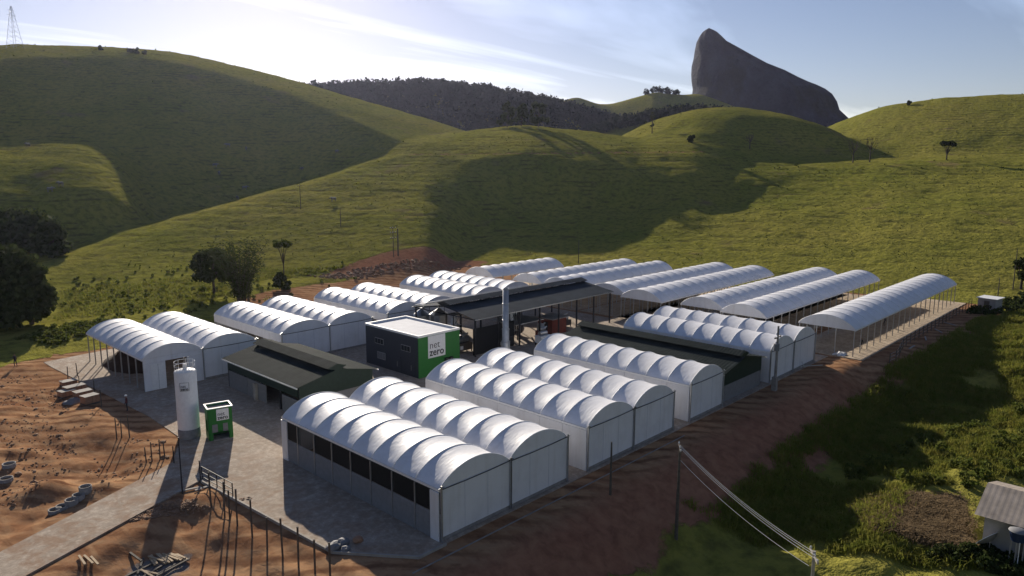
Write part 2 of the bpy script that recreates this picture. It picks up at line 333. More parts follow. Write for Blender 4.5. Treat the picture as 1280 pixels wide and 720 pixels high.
# ------------------------------------------------------------------ object helpers
def gz(x, y): return float(height(x, y))
def thing(name, label, cat, loc=(0, 0, 0), rotz=0.0, group=None):
    o = bpy.data.objects.new(name, None); link(o); o.location = loc; o.rotation_euler = (0, 0, rotz); o.empty_display_size = .3
    o['label'] = label; o['category'] = cat
    if group: o['group'] = group
    return o
def tag(o, label, cat, group=None):
    o['label'] = label; o['category'] = cat
    if group: o['group'] = group
    return o
def inst(name, me, parent=None, loc=(0, 0, 0), rot=(0, 0, 0), scale=(1, 1, 1)):
    o = bpy.data.objects.new(name, me); link(o); o.parent = parent; o.location = loc; o.rotation_euler = rot; o.scale = scale
    return o
class MB:
    def __init__(self): self.v, self.f = [], []
    def quad(self, *p):
        n = len(self.v); self.v += [tuple(q) for q in p]; self.f.append(tuple(range(n, n+len(p)))); return self
    def box(self, x0, x1, y0, y1, z0, z1):
        n = len(self.v); self.v += [(x, y, z) for z in (z0, z1) for x, y in ((x0, y0), (x1, y0), (x1, y1), (x0, y1))]
        self.f += [tuple(n+i for i in q) for q in ((3, 2, 1, 0), (4, 5, 6, 7), (0, 1, 5, 4), (1, 2, 6, 5), (2, 3, 7, 6), (3, 0, 4, 7))]; return self
    def cbox(self, c, s): return self.box(c[0]-s[0]/2, c[0]+s[0]/2, c[1]-s[1]/2, c[1]+s[1]/2, c[2]-s[2]/2, c[2]+s[2]/2)
    def tube(self, pts, r, n=8, caps=True):
        pts = [Vector(p) for p in pts]; rs = r if hasattr(r, '__len__') else [r]*len(pts)
        base = len(self.v); prev = None
        for i, p in enumerate(pts):
            t = (pts[min(i+1, len(pts)-1)]-pts[max(i-1, 0)]).normalized()
            a = Vector((0, 0, 1)) if abs(t.z) < .95 else Vector((1, 0, 0))
            if prev is not None and abs(prev.dot(t)) < .9: a = prev
            u = (a-t*a.dot(t)).normalized(); w = t.cross(u); prev = u
            for k in range(n):
                q = 2*math.pi*k/n; self.v.append(tuple(p+(u*math.cos(q)+w*math.sin(q))*rs[i]))
        for i in range(len(pts)-1):
            for k in range(n):
                a0 = base+i*n+k; b0 = base+i*n+(k+1) % n
                self.f.append((a0, b0, b0+n, a0+n))
        if caps:
            self.f.append(tuple(base+k for k in reversed(range(n)))); e = base+(len(pts)-1)*n; self.f.append(tuple(e+k for k in range(n)))
        return self
    def bar(self, p, q, w, h=None):
        h = h or w; p, q = Vector(p), Vector(q); t = (q-p).normalized()
        a = Vector((0, 0, 1)) if abs(t.z) < .95 else Vector((1, 0, 0))
        u = t.cross(a).normalized(); v = u.cross(t); n = len(self.v)
        for c in (p, q):
            for su, sv in ((-1, -1), (1, -1), (1, 1), (-1, 1)): self.v.append(tuple(c+u*su*w/2+v*sv*h/2))
        self.f += [tuple(n+i for i in q_) for q_ in ((3, 2, 1, 0), (4, 5, 6, 7), (0, 1, 5, 4), (1, 2, 6, 5), (2, 3, 7, 6), (3, 0, 4, 7))]; return self
    def lathe(self, prof, n=24, c=(0, 0)):
        base = len(self.v)
        for r, z in prof:
            for k in range(n):
                q = 2*math.pi*k/n; self.v.append((c[0]+r*math.cos(q), c[1]+r*math.sin(q), z))
        for i in range(len(prof)-1):
            for k in range(n):
                a0 = base+i*n+k; b0 = base+i*n+(k+1) % n; self.f.append((a0, b0, b0+n, a0+n))
        return self
    def mesh(self, name, mat, smooth=False): return make_mesh(name, self.v, self.f, mat, smooth)
    def build(self, name, mat, parent=None, smooth=False, loc=(0, 0, 0), rot=(0, 0, 0)):
        return inst(name, self.mesh(name, mat, smooth), parent, loc, rot)

# ------------------------------------------------------------------ materials of the buildings
def membrane(name, col, rough, trans, dirt=.12):
    t = NT(name); p = t.pos()
    n = t.noise(p, .45, 5, .65); st = t.noise(t.mapping(p, (1.2, 1.2, .12)), 1.5, 3, .6)
    rnd = t.node('ShaderNodeObjectInfo').outputs['Random']
    c = t.mix(t.ramp(rnd, 0, 1, 0, .5), col, tuple(q*.88 for q in col))
    c = t.mix(t.ramp(n, .45, .75, 0, dirt*3.0), c, tuple(q*.72 for q in col))
    c = t.mix(t.ramp(st, .5, .8, 0, dirt*2), c, (col[0]*.66, col[1]*.62, col[2]*.56))
    t.set(Base_Color=c, Roughness=rough, Normal=t.bump(t.math('ADD', t.noise(p, 1.1, 3, .5), t.noise(t.mapping(p, (.5, 3.0, 1.5), (0, 0, .3)), 1.6, 3, .6)), .22, .10))
    t.b.inputs['Specular IOR Level'].default_value = .22
    tr = t.node('ShaderNodeBsdfTranslucent'); t._in(tr.inputs['Color'], c)
    mx = t.node('ShaderNodeMixShader'); mx.inputs[0].default_value = trans
    t.l.new(t.b.outputs[0], mx.inputs[1]); t.l.new(tr.outputs[0], mx.inputs[2]); t.l.new(mx.outputs[0], t.out.inputs['Surface'])
    return t.m
M['roof'] = membrane('white_membrane_roof', (.80, .80, .82), .5, .04, .17)
M['wall'] = membrane('white_membrane_wall', (.80, .80, .82), .45, .06, .16)
M['steel'] = simple('galvanised_steel', (.42, .43, .44), .45, .75, .15)
M['steel_dark'] = simple('dark_steel', (.03, .031, .033), .65, .1, .2)
M['screen'] = simple('black_shade_screen', (.012, .013, .013), .8, 0, .3)
M['panel'] = simple('grey_fibre_panel', (.20, .20, .205), .7, 0, .15)
M['conc'] = simple('pale_concrete', (.36, .33, .29), .9, 0, .22, 1.2, .2)
M['conc_old'] = simple('weathered_concrete', (.27, .25, .23), .92, 0, .3, 2.0, .25)
M['green'] = simple('green_cladding', (.022, .165, .030), .45, 0, .12)
M['shed_green'] = simple('dark_green_sheet', (.016, .036, .027), .5, .1, .25)
M['shed_roof'] = simple('dark_green_roof_sheet', (.030, .038, .037), .75, 0, .25, .6, 0, .01)
M['shed_roof_grey'] = simple('slate_grey_roof_sheet', (.052, .062, .072), .75, 0, .22, .5, 0, .01)
M['dark_clad'] = simple('anthracite_cladding', (.040, .047, .060), .5, .1, .12)
M['white_paint'] = simple('white_paint', (.78, .78, .77), .5, 0, .08)
M['roof_flat'] = simple('light_flat_roof', (.60, .61, .64), .8, 0, .12, .8)
M['glass'] = simple('dark_glass', (.02, .025, .03), .08, 0, .1)
M['ink'] = simple('black_lettering', (.02, .02, .022), .6, 0, .05)
M['wood_pale'] = simple('sawn_timber', (.42, .31, .19), .8, 0, .25, 4)
M['wood_dark'] = simple('weathered_timber', (.10, .085, .07), .85, 0, .35, 4)
M['rust'] = simple('red_oxide', (.16, .035, .022), .7, 0, .35, 2)
M['orange'] = simple('orange_plastic', (.42, .13, .035), .6, 0, .15)
M['blue'] = simple('blue_plastic', (.014, .030, .085), .45, 0, .1)
M['brick'] = simple('clay_block', (.36, .20, .12), .9, 0, .25, 6)
M['coffee'] = simple('drying_husk', (.045, .026, .016), .95, 0, .35, 3, .4)
M['fibro'] = simple('fibre_cement_roof', (.36, .31, .26), .9, 0, .25, 1.0, 0, .05)
M['plaster'] = simple('grey_render', (.30, .29, .28), .9, 0, .2, 1.0)
M['clod'] = simple('earth_clods', (.25, .15, .09), .95, 0, .5, 1.0)
M['bark'] = simple('bark', (.075, .058, .045), .95, 0, .35, 3, .3)
M['wire'] = simple('pale_wire', (.55, .55, .53), .5, .3, .05)
M['cow'] = simple('pale_hide', (.22, .20, .18), .8, 0, .1)

def paving_material(name, base, alt, joint):
    t = NT(name); p = t.pos()
    br = t.node('ShaderNodeTexBrick'); t._in(br.inputs['Vector'], t.mapping(p, (1, 1, 1), (0, 0, R_(2))))
    br.inputs['Scale'].default_value = 3.2; br.inputs['Mortar Size'].default_value = .018; br.inputs['Color1'].default_value = base+(1,); br.inputs['Color2'].default_value = alt+(1,); br.inputs['Mortar'].default_value = joint+(1,)
    n = t.noise(p, .35, 6, .72, .3); n2 = t.noise(p, 1.7, 4, .75)
    c = t.mix(t.ramp(n, .38, .66, 0, .65), br.outputs['Color'], (.26, .195, .14))
    c = t.mix(t.ramp(n2, .50, .70, 0, .6), c, (.62, .52, .41)); c = t.mix(t.ramp(n2, .50, .30, 0, .5), c, (.22, .175, .135))
    sx = t.node('ShaderNodeSeparateXYZ'); t.l.new(p, sx.inputs[0])
    dirt = t.math('MULTIPLY', t.ramp(sx.outputs['X'], 3.0, -8.0), t.ramp(t.noise(p, .55, 6, .7, .5), .46, .60))   # earth carried in from the diggings
    c = t.mix(t.math('MULTIPLY', dirt, .75), c, (.27, .165, .10))
    h = t.math('ADD', t.math('MULTIPLY', br.outputs['Fac'], -.4), n2)
    t.set(Base_Color=c, Roughness=.9, Normal=t.bump(h, .25, .03)); t.b.inputs['Specular IOR Level'].default_value = .1
    return t.m
M['paving'] = paving_material('concrete_block_paving', (.47, .39, .315), (.39, .33, .265), (.24, .185, .135))
M['yard_floor'] = paving_material('beige_block_paving', (.58, .47, .34), (.50, .41, .30), (.32, .25, .18))

# ------------------------------------------------------------------ pavements
def sheet(name, poly, z0, z1, mat, label=None):
    n = len(poly); v = [(x, y, z1) for x, y in poly]+[(x, y, z0) for x, y in poly]
    f = [tuple(range(n))]+[(i+n, (i+1) % n+n, (i+1) % n, i) for i in range(n)]
    o = inst(name, make_mesh(name, v, f, mat)); o['kind'] = 'structure'
    if label: o['label'] = label
    return o
sheet('pavement', [(-7.5, 22.9), (-6.2, 4.4), (-2.5, -.5), (0, -.45), (73.2, -.45), (73.2, 77.5), (8, 78.5), (-5.9, 76.5), (-5.9, 73), (-4.9, 55), (-4.3, 43), (-4.6, 34), (-7.6, 28.5)], -.5, 0.0, M['paving'], 'concrete block paving of the yard between the white greenhouses')
rd = np.array([(-7.58, 28.52), (-22.3, 21.2), (-60, 2.5)]); rd2 = np.array([(-60, -3.6), (-21.7, 16.5), (-7.48, 22.88)])
sheet('road', [tuple(q) for q in rd]+[tuple(q) for q in rd2], -.6, -.004, M['paving'], 'pale block paved access road running out at lower left')
def kerb(pts, w=.14, h=.13):
    m = MB()
    for p, q in zip(pts[:-1], pts[1:]): m.bar((p[0], p[1], h/2-.05), (q[0], q[1], h/2-.05), w, h+.1)
    o = m.build('kerb', M['conc']); o['kind'] = 'structure'; return o
kerb([(-7.55, 22.5), (-6.25, 4.3), (-2.5, -.6), (0, -.6)])
for yy, zz in ((-1.75, .02),):
    m = MB(); pts = [(x, yy, gz(x, yy)+.02) for x in np.linspace(-4, 31, 30)]
    for p, q in zip(pts[:-1], pts[1:]): m.bar(p, q, .09, .08)
    o = m.build('kerb', M['conc_old']); o['kind'] = 'structure'

# ------------------------------------------------------------------ arched greenhouses
_cache = {}
def cached(key, fn):
    if key not in _cache: _cache[key] = fn()
    return _cache[key]
def arch_z(s, rise): return rise*(1-(2*s-1)**2)**.85 if 0 < s < 1 else 0.0
def roof_panel(span, bay, eave, rise, sag, cap=0):
    def fn():
        ns, nt = 26, 7; v = []; f = []
        for j in range(nt+1):
            t = j/nt; k = 4*t*(1-t)
            for i in range(ns+1):
                s = i/ns; edge = min(1.0, math.sin(math.pi*s)*4.5)
                nx, nzv = (2*s-1)*.55, 1.0; dd = sag*k*edge
                v.append((s*span-nx*dd*.6, t*bay, eave+arch_z(s, rise)-dd*nzv))
        for j in range(nt):
            for i in range(ns):
                a = j*(ns+1)+i; f.append((a, a+1, a+ns+2, a+ns+1))
        return make_mesh('roof_panel', v, f, M['roof'], True)
    return cached(('rp', span, round(bay, 3), eave, rise, sag), fn)
def arch_mesh(span, eave, rise):
    return cached(('ar', span, eave, rise), lambda: MB().tube([(s*span, 0, eave+arch_z(s, rise)+.0) for s in np.linspace(0, 1, 19)], .05, 5).mesh('arch', M['white_paint'], True))
def lunette(span, eave, rise, z0=None, mat='wall'):
    def fn():
        m = MB(); top = [(s*span, 0, eave+arch_z(s, rise)) for s in np.linspace(0, 1, 25)]
        zz = eave if z0 is None else z0
        m.quad(*([(0, 0, zz), (span, 0, zz)]+list(reversed(top)))); return m.mesh('gable_panel', M[mat])
    return cached(('lu', span, eave, rise, z0, mat), fn)
def post_mesh(h, w=.12, mat='steel'):
    return cached(('po', h, w, mat), lambda: MB().box(-w/2, w/2, -w/2, w/2, 0, h).mesh('post', M[mat]))
def wall_bay(bay, z0, z1, mat, ribs=0, th=.06):
    def fn():
        m = MB()
        if not ribs: m.box(-th/2, th/2, .015, bay-.015, z0, z1)
        else:
            n = ribs; hgt = (z1-z0)/n
            for k in range(n): m.quad((-th/2-.09, .015, z0+k*hgt), (-th/2-.09, bay-.015, z0+k*hgt), (-th/2, bay-.015, z0+(k+1)*hgt), (-th/2, .015, z0+(k+1)*hgt)).quad((-th/2, .015, z0+k*hgt), (-th/2, bay-.015, z0+k*hgt), (-th/2-.09, bay-.015, z0+k*hgt), (-th/2-.09, .015, z0+k*hgt))
        return m.mesh('wall_panel', M[mat])
    return cached(('wb', round(bay, 3), z0, z1, mat, ribs, th), fn)

def greenhouse(label, loc, rotz, span, length, bays, rise=1.4, eave=4.0, sag=.10, front='closed', rear='closed', left='closed', right='closed', group='white arched greenhouses', name='greenhouse', slab=None, posts_step=1, far_z=None):
    g = thing(name, label, 'greenhouse', loc, rotz, group); bay = length/bays
    rp = roof_panel(span, bay, eave, rise, sag); am = arch_mesh(span, eave, rise)
    for k in range(bays): inst('roof_panel', rp, g, (0, k*bay, 0))
    for k in range(bays+1): inst('arch', am, g, (0, k*bay+(.04 if k == 0 else -.04 if k == bays else 0), 0))
    for s, side in ((0.0, left), (span, right)):
        x = s+(.02 if s == 0 else -.02)
        m = MB().box(x-.07, x+.07, 0.02, length-.02, eave-.22, eave-.02); m.build('eave_beam', M['white_paint'], g)
        for k in range(0, bays+1, posts_step):
            if side == 'shared' and 0 < k < bays: continue
            xi = x+(.09 if s == 0 else -.09)
            inst('post', post_mesh(eave-.24, .12), g, (xi, min(max(k*bay, .12), length-.12), 0))
        if side == 'closed':
            w = wall_bay(bay, .02, eave-.24, 'wall')
            for k in range(bays): inst('wall_panel', w, g, (x-(.06 if s == 0 else -.06), k*bay, 0))
        elif side == 'valance':     # deep hanging strip above an open side
            w = wall_bay(bay, eave-1.25, eave-.24, 'wall')
            for k in range(bays): inst('valance', w, g, (x-(.06 if s == 0 else -.06), k*bay, 0))
        elif side == 'screen':
            for y0 in (.03, length-.98): MB().box(x-.16, x-.07, y0, y0+.95, .0, eave-.25).build('corner_panel', M['wall'], g)
            for k in range(1, bays): MB().box(x-.15, x-.06, k*bay-.04, k*bay+.04, .0, eave-.25).build('post', M['steel'], g)
            lo = wall_bay(bay, .05, 2.05, 'panel', 10); hi = wall_bay(bay, 2.09, eave-.27, 'screen')
            for k in range(bays):
                inst('wall_panel', lo, g, (x-.02, k*bay, 0))
                if k != bays-2: inst('shade_screen', hi, g, (x-.02, k*bay, 0))
    for yy, kind in ((0.0, front), (length, rear)):
        sg = -1 if yy == 0 else 1
        if kind == 'none': continue
        inst('gable_panel', lunette(span, eave, rise), g, (0, yy+sg*.012, 0))
        if kind == 'closed':
            m = MB().box(.03, span-.03, yy-.03, yy+.03, .02, eave-.015); m.build('gable_wall', M['wall'], g)
            if sg < 0:
                for s in (.33, .66): MB().box(span*s-.03, span*s+.03, -.045, -.032, .05, eave-.1).build('wall_seam', M['roof_flat'], g)
                MB().box(.06, span-.06, -.05, -.032, .02, .28).build('base_strip', M['conc_old'], g)
                MB().tube([(.05, -.075, eave-.03), (span*.35, -.075, eave-.07), (span*.7, -.075, eave-.05), (span-.02, -.075, eave+.02)], .035, 5).build('tie_cable', M['steel_dark'], g)
                for x in (0.02, span-.02):
                    MB().box(x-.055, x+.055, -.19, -.08, -.15, eave+.28).bar((x-.28, -.14, eave+.12), (x+.28, -.14, eave+.12), .05).build('corner_post', M['steel'], g)
        elif kind == 'door':
            MB().box(.05, span*.36, yy-.03, yy+.03, .02, eave-.6).build('gable_wall', M['wall'], g)
            MB().box(.05, span-.05, yy-.03, yy+.03, eave-.58, eave-.015).build('header_panel', M['wall'], g)
            MB().box(span*.72, span-.05, yy-.03, yy+.03, .02, eave-.6).build('gable_wall', M['wall'], g)
            d = MB().box(span*.12, span*.35, yy-.09, yy-.04, .05, eave-.75).build('sliding_door', M['white_paint'], g)
            MB().box(span*.235-.02, span*.235+.02, yy-.115, yy-.092, .1, eave-.8).build('door_stile', M['steel'], d)
        else:
            MB().box(.05, span-.05, yy-.04, yy+.04, eave-.14, eave-.012).build('tie_beam', M['white_paint'], g)
            for s in (.33, .67): inst('post', post_mesh(eave-.15, .1), g, (span*s, yy-sg*.12, 0))
    if slab:
        x0, x1, y0, y1 = slab
        MB().box(x0, x1, y0, y1, -.45, .05).build('floor_slab', M['yard_floor'], g)
    return g

GL = 22.1; fr = 'front row of closed white greenhouses'; br_ = 'rear row of white greenhouses beside the diggings'; rr_ = 'open white drying tunnels at the far right'
greenhouse('white arched greenhouse with a dark open screened side, nearest of all to the camera', (0, 0, 0), 0, 7.2, GL, 8, left='screen', right='shared', group=fr)
greenhouse('closed white greenhouse joined to the right side of the dark screened one', (7.2, 0, 0), 0, 7.1, GL, 8, left='shared', group=fr)
greenhouse('third closed white greenhouse from the front, left half of the middle pair', (17.1, 0, 0), 0, 7.2, GL, 8, right='shared', group=fr)
greenhouse('fourth white greenhouse of the front row, right half of the middle pair', (24.3, 0, 0), 0, 7.2, GL, 8, left='shared', group=fr)
greenhouse('single white greenhouse standing directly left of the long dark green shed', (34.8, 0, 0), 0, 7.3, GL, 8, group=fr)
greenhouse('white greenhouse directly right of the long dark green shed, behind the pole transformer', (54.4, 0, 0), 0, 7.2, GL, 8, right='shared', group=fr)
greenhouse('last white greenhouse of the front row, next to the orange bin', (61.6, 0, 0), 0, 7.2, GL, 8, left='shared', group=fr)
greenhouse('open sided white greenhouse at far left with a dark doorway in its gable', (-1.4, 52.2, 0), 0, 7.2, 20.4, 8, front='door', left='open', right='shared', rear='open', group=br_, sag=.06)
greenhouse('white greenhouse joined behind the open sided one, over the silo', (5.8, 52.2, 0), 0, 7.2, 20.4, 8, left='shared', group=br_, sag=.06)
greenhouse('white greenhouse behind the small green shed, left half of its pair', (16.8, 52.5, 0), 0, 7.6, 20.6, 8, left='valance', right='shared', group=br_, sag=.07)
greenhouse('white greenhouse behind the dark office block, right half of its pair', (24.4, 52.6, 0), 0, 7.6, 20.6, 8, left='shared', group=br_, sag=.07)
greenhouse('white greenhouse left of the two shiny hopper roofs, with a grey side strip', (35.4, 53.4, 0), 0, 7.3, 21.2, 8, left='valance', right='shared', group=br_, sag=.06)
greenhouse('white greenhouse half hidden behind the left end of the big processing hall', (42.7, 53.6, 0), 0, 7.3, 21.2, 8, left='shared', group=br_, sag=.06)
greenhouse('white greenhouse seen over the hall roof just left of the chimney top', (55.2, 54.6, 0), 0, 7.6, 21.2, 8, left='valance', right='shared', group=br_, sag=.075)
greenhouse('rearmost white greenhouse of the left block, crossing behind the chimney top', (62.8, 55.2, 0), 0, 7.8, 21.6, 8, left='shared', group=br_, sag=.075)
def tunnel(label, x0, ylo, yhi, x1, floor=None):
    L = x1-x0; n = max(6, round(L/3.0))
    sl = (-1.1, (yhi-ylo)+1.6, -1.0, L+2.0) if floor is None else floor
    greenhouse(label, (x0, yhi, 0), -math.pi/2, yhi-ylo, L, n, rise=1.65, sag=.065, front='open', rear='open', left='open', right='open', group=rr_, name='drying_tunnel', slab=sl)
tunnel('rightmost long white drying tunnel standing alone beside the fenced bank', 75.0, -3.3, 4.8, 133)
tunnel('long white drying tunnel second from the right, front half of its pair', 74.2, 9.5, 17.2, 128)
tunnel('long white drying tunnel third from the right, rear half of its pair', 75.4, 17.25, 25.1, 126.5)
tunnel('long white drying tunnel fourth from the right, behind the last front row greenhouses', 74.4, 28.3, 36.7, 119.5)
tunnel('long white drying tunnel fifth from the right, beside the hall end', 75.8, 36.75, 45.1, 118.7)
tunnel('shorter white drying tunnel whose near end meets the hall roof corner', 75.2, 48.5, 55.8, 111.6)
tunnel('shorter white drying tunnel behind the hall roof, in front of the lone short one', 75.0, 55.85, 63.9, 109.5)
tunnel('shortest white drying tunnel, farthest back at the foot of the hill', 74.8, 69.4, 77.9, 98.2)

# ------------------------------------------------------------------ sheds with raised ridge vents
def corr(p00, p10, p01, p11, n, amp, mat, name, parent):
    """corrugated sheet: ribs run from the 0* edge to the 1* edge"""
    p00, p10, p01, p11 = map(Vector, (p00, p10, p01, p11)); nrm = (p10-p00).cross(p01-p00).normalized()
    if nrm.z < 0: nrm = -nrm
    v, f = [], []
    prof = (0, 0, 1, 1)
    for k in range(n*4+1):
        t = k/(n*4); o = nrm*amp*prof[k % 4]
        v += [tuple(p00.lerp(p01, t)+o), tuple(p10.lerp(p11, t)+o)]
    for k in range(n*4): f.append((2*k, 2*k+1, 2*k+3, 2*k+2))
    return inst(name, make_mesh(name, v, f, mat), parent)
def shed(label, loc, rotz, W, L, eave, ridge, roofm, wallm, over=.5, vent=1.3, lift=.55, walls=True, posts=6, name='shed', base_wall=1.9, cat='shed'):
    g = thing(name, label, cat, loc, rotz); mid = W/2; n = int(L/.42)
    zs = lambda x: eave+(ridge-eave)*(x+over)/(mid+over)
    a0, a1 = -over, mid-vent*.35
    corr((a1, -over, zs(a1)), (a0, -over, eave), (a1, L+over, zs(a1)), (a0, L+over, eave), n, .022, roofm, 'roof_slope', g)
    corr((W-a1, -over, zs(a1)), (W-a0, -over, eave), (W-a1, L+over, zs(a1)), (W-a0, L+over, eave), n, .022, roofm, 'roof_slope', g)
    v0 = mid-vent; zr = ridge+lift
    corr((mid, -over*.6, zr), (v0, -over*.6, zs(v0)+lift*.75), (mid, L+over*.6, zr), (v0, L+over*.6, zs(v0)+lift*.75), n, .02, roofm, 'ridge_vent_slope', g)
    corr((mid, -over*.6, zr), (W-v0, -over*.6, zs(v0)+lift*.75), (mid, L+over*.6, zr), (W-v0, L+over*.6, zs(v0)+lift*.75), n, .02, roofm, 'ridge_vent_slope', g)
    for yy in (-over*.3, L+over*.3):
        MB().quad((a1, yy, zs(a1)-.1), (W-a1, yy, zs(a1)-.1), (W-v0-.1, yy, zs(v0)+lift*.7), (mid, yy, zr-.06), (v0+.1, yy, zs(v0)+lift*.7)).build('vent_end', wallm, g)
    for xx in (-over, W+over): MB().box(xx-.06, xx+.06, -over, L+over, eave-.16, eave-.03).build('gutter', M['white_paint'] if walls else M['steel'], g)
    for x in (.1, W-.1):
        for k in range(posts):
            MB().box(x-.1, x+.1, k*(L-.2)/(posts-1), k*(L-.2)/(posts-1)+.2, 0, zs(.1)-.12).build('post', M['steel_dark'], g)
    for k in range(posts):
        y = .1+k*(L-.2)/(posts-1); m = MB()
        m.bar((0, y, eave-.05), (mid, y, ridge-.25), .09, .12).bar((W, y, eave-.05), (mid, y, ridge-.25), .09, .12).bar((0, y, eave-.2), (W, y, eave-.2), .09, .12)
        for s in (.25, .5, .75): m.bar((W*s, y, eave-.2), (W*s, y, eave+(ridge-eave)*(1-abs(2*s-1))-.2), .06)
        m.build('roof_truss', M['steel_dark'], g)
    if walls:
        for yy in (0.0, L):
            MB().box(0, W, yy-.05, yy+.05, 0, base_wall).build('block_wall', M['panel'], g)
            m = MB(); a = [(0, yy, base_wall+.01), (W, yy, base_wall+.01), (W, yy, eave+.1), (mid+vent*.3, yy, zs(a1)-.05), (mid-vent*.3, yy, zs(a1)-.05), (0, yy, eave+.1)]
            n0 = len(a); v = [(x, yy-.06, z) for x, _, z in a]+[(x, yy+.06, z) for x, _, z in a]
            f = [tuple(range(n0)), tuple(reversed(range(n0, 2*n0)))]+[(i, (i+1) % n0, (i+1) % n0+n0, i+n0) for i in range(n0)]
            inst('gable_cladding', make_mesh('gable_cladding', v, f, wallm), g)
        MB().box(W-.06, W+.06, .1, L-.1, 0, eave-.2).build('side_cladding', wallm, g)
    return g
s1 = shed('small dark green corrugated shed with raised ridge, between silo and office', (6.7, 30.7, 0), 0, 9.5, 16.6, 3.55, 4.65, M['shed_roof'], M['shed_green'], posts=5)
for y0, y1, mt, z0, z1 in ((7.2, 11.6, 'panel', 0, 2.1), (11.7, 16.3, 'panel', 0, 2.1), (.3, 3.6, 'panel', 0, 1.9)):
    MB().box(-.05, .05, y0, y1, z0, z1).build('wall_panel', M[mt], s1)
MB().box(-.07, .05, 0.2, 16.4, 2.25, 3.3).build('side_cladding', M['shed_green'], s1)
MB().cbox((-.25, 9.3, 1.0), (.35, .5, 2.0)).build('downpipe_box', M['conc'], s1)
s2 = shed('long low dark green shed wedged between white greenhouses, with raised ridge', (43.0, .5, 0), 0, 10.0, 24.0, 3.55, 4.75, M['shed_roof'], M['shed_green'], posts=6)
MB().box(-.06, .06, .1, 23.8, 0, 3.2).build('side_cladding', M['shed_green'], s2)
s3 = shed('big open processing hall with long slate grey roof on steel posts', (37.4, 49.0, 0), -math.pi/2, 13.4, 32.5, 5.55, 6.7, M['shed_roof_grey'], M['steel_dark'], over=.35, vent=1.5, lift=.6, walls=False, posts=8, name='processing_hall', cat='hall')
# dark back curtain of the hall bay and a mezzanine deck inside it
MB().box(12.6, 12.7, .3, 8.8, .02, 3.9).build('side_curtain', M['screen'], s3)
MB().box(6.5, 12.4, 9.6, 16.0, 2.9, 3.0).build('mezzanine_deck', M['steel'], s3)
MB().box(-.35, -.25, .3, 31.8, 5.7, 5.76).build('gutter_pipe', M['steel'], s3)

# ------------------------------------------------------------------ office with the sign
def lettering(txt, size, name, parent, loc, rot, mat, off=0.0):
    cu = bpy.data.curves.new('lettering', 'FONT'); cu.body = txt; cu.size = size; cu.align_x = 'LEFT'; cu.extrude = .012; cu.offset = off; cu.resolution_u = 3
    tmp = bpy.data.objects.new('tmp_text', cu); link(tmp)
    me = bpy.data.meshes.new_from_object(tmp); bpy.data.objects.remove(tmp); bpy.data.curves.remove(cu)
    me.materials.clear(); me.materials.append(mat); me.name = 'lettering'
    return inst(name, me, parent, loc, rot)
def logo(parent, x0, z0, w, y, outline=False):
    """square plate with two lines of lettering, standing on the face y of the parent"""
    if outline:
        m = MB(); e = .03*w
        m.box(x0, x0+w, y-.012, y, z0, z0+e).box(x0, x0+w, y-.012, y, z0+w-e, z0+w).box(x0, x0+e, y-.012, y, z0+e, z0+w-e).box(x0+w-e, x0+w, y-.012, y, z0+e, z0+w-e)
        s = m.build('sign_frame', M['ink'], parent)
    else: s = MB().box(x0, x0+w, y-.05, y, z0, z0+w).build('sign_plate', M['white_paint'], parent)
    yy = y-.065
    lettering('net', .46*w, 'lettering', s, (x0+.07*w, yy, z0+.43*w), (math.pi/2, 0, 0), M['ink'], -.004*w)
    lettering('zero', .46*w, 'lettering', s, (x0+.07*w, yy, z0+.10*w), (math.pi/2, 0, 0), M['ink'], .006*w)
    return s
OW, OL, OH = 7.0, 11.4, 5.3
off = thing('office_building', 'two storey anthracite office block with a green end wall and white sign', 'office', (25.0, 33.0, 0))
MB().box(0, OW, .12, OL, 0, OH-.02).build('wall', M['dark_clad'], off)
MB().box(-.02, OW+.02, 0, .11, 0, OH-.02).build('green_wall', M['green'], off)
m = MB(); m.box(-.06, OW+.06, -.06, .2, OH, OH+.28).box(-.06, OW+.06, OL-.2, OL+.06, OH, OH+.28).box(-.06, .2, .2, OL-.2, OH, OH+.28).box(OW-.2, OW+.06, .2, OL-.2, OH, OH+.28)
m.build('parapet', M['white_paint'], off)
MB().box(.2, OW-.2, .2, OL-.2, OH-.02, OH+.03).build('roof_deck', M['roof_flat'], off)
for yc, zc, w, h, mat in ((2.6, 3.55, 1.9, .8, 'glass'), (8.3, 3.55, 1.9, .8, 'glass'), (7.9, 1.6, 1.8, .95, 'panel')):
    wdw = MB().box(-.05, -.004, yc-w/2, yc+w/2, zc-h/2, zc+h/2).build('window', M['steel'], off)
    for k in range(3): MB().box(-.07, -.052, yc-w/2+.07+k*(w-.08)/3, yc-w/2+(k+1)*(w-.08)/3, zc-h/2+.07, zc+h/2-.07).build('pane', M[mat], wdw)
for yc in (1.2, 4.1):
    d = MB().box(-.05, -.004, yc-.45, yc+.45, .05, 2.15).build('door', M['dark_clad'], off); MB().box(-.075, -.052, yc+.2, yc+.36, .8, 1.5).build('door_panel', M['panel'], d)
logo(off, 1.55, 2.35, 2.9, 0.0)
for k in range(2): MB().box(4.3+k*.75, 4.8+k*.75, -.4, -.01, 1.35, 1.95).build('air_conditioner', M['steel_dark'], off)
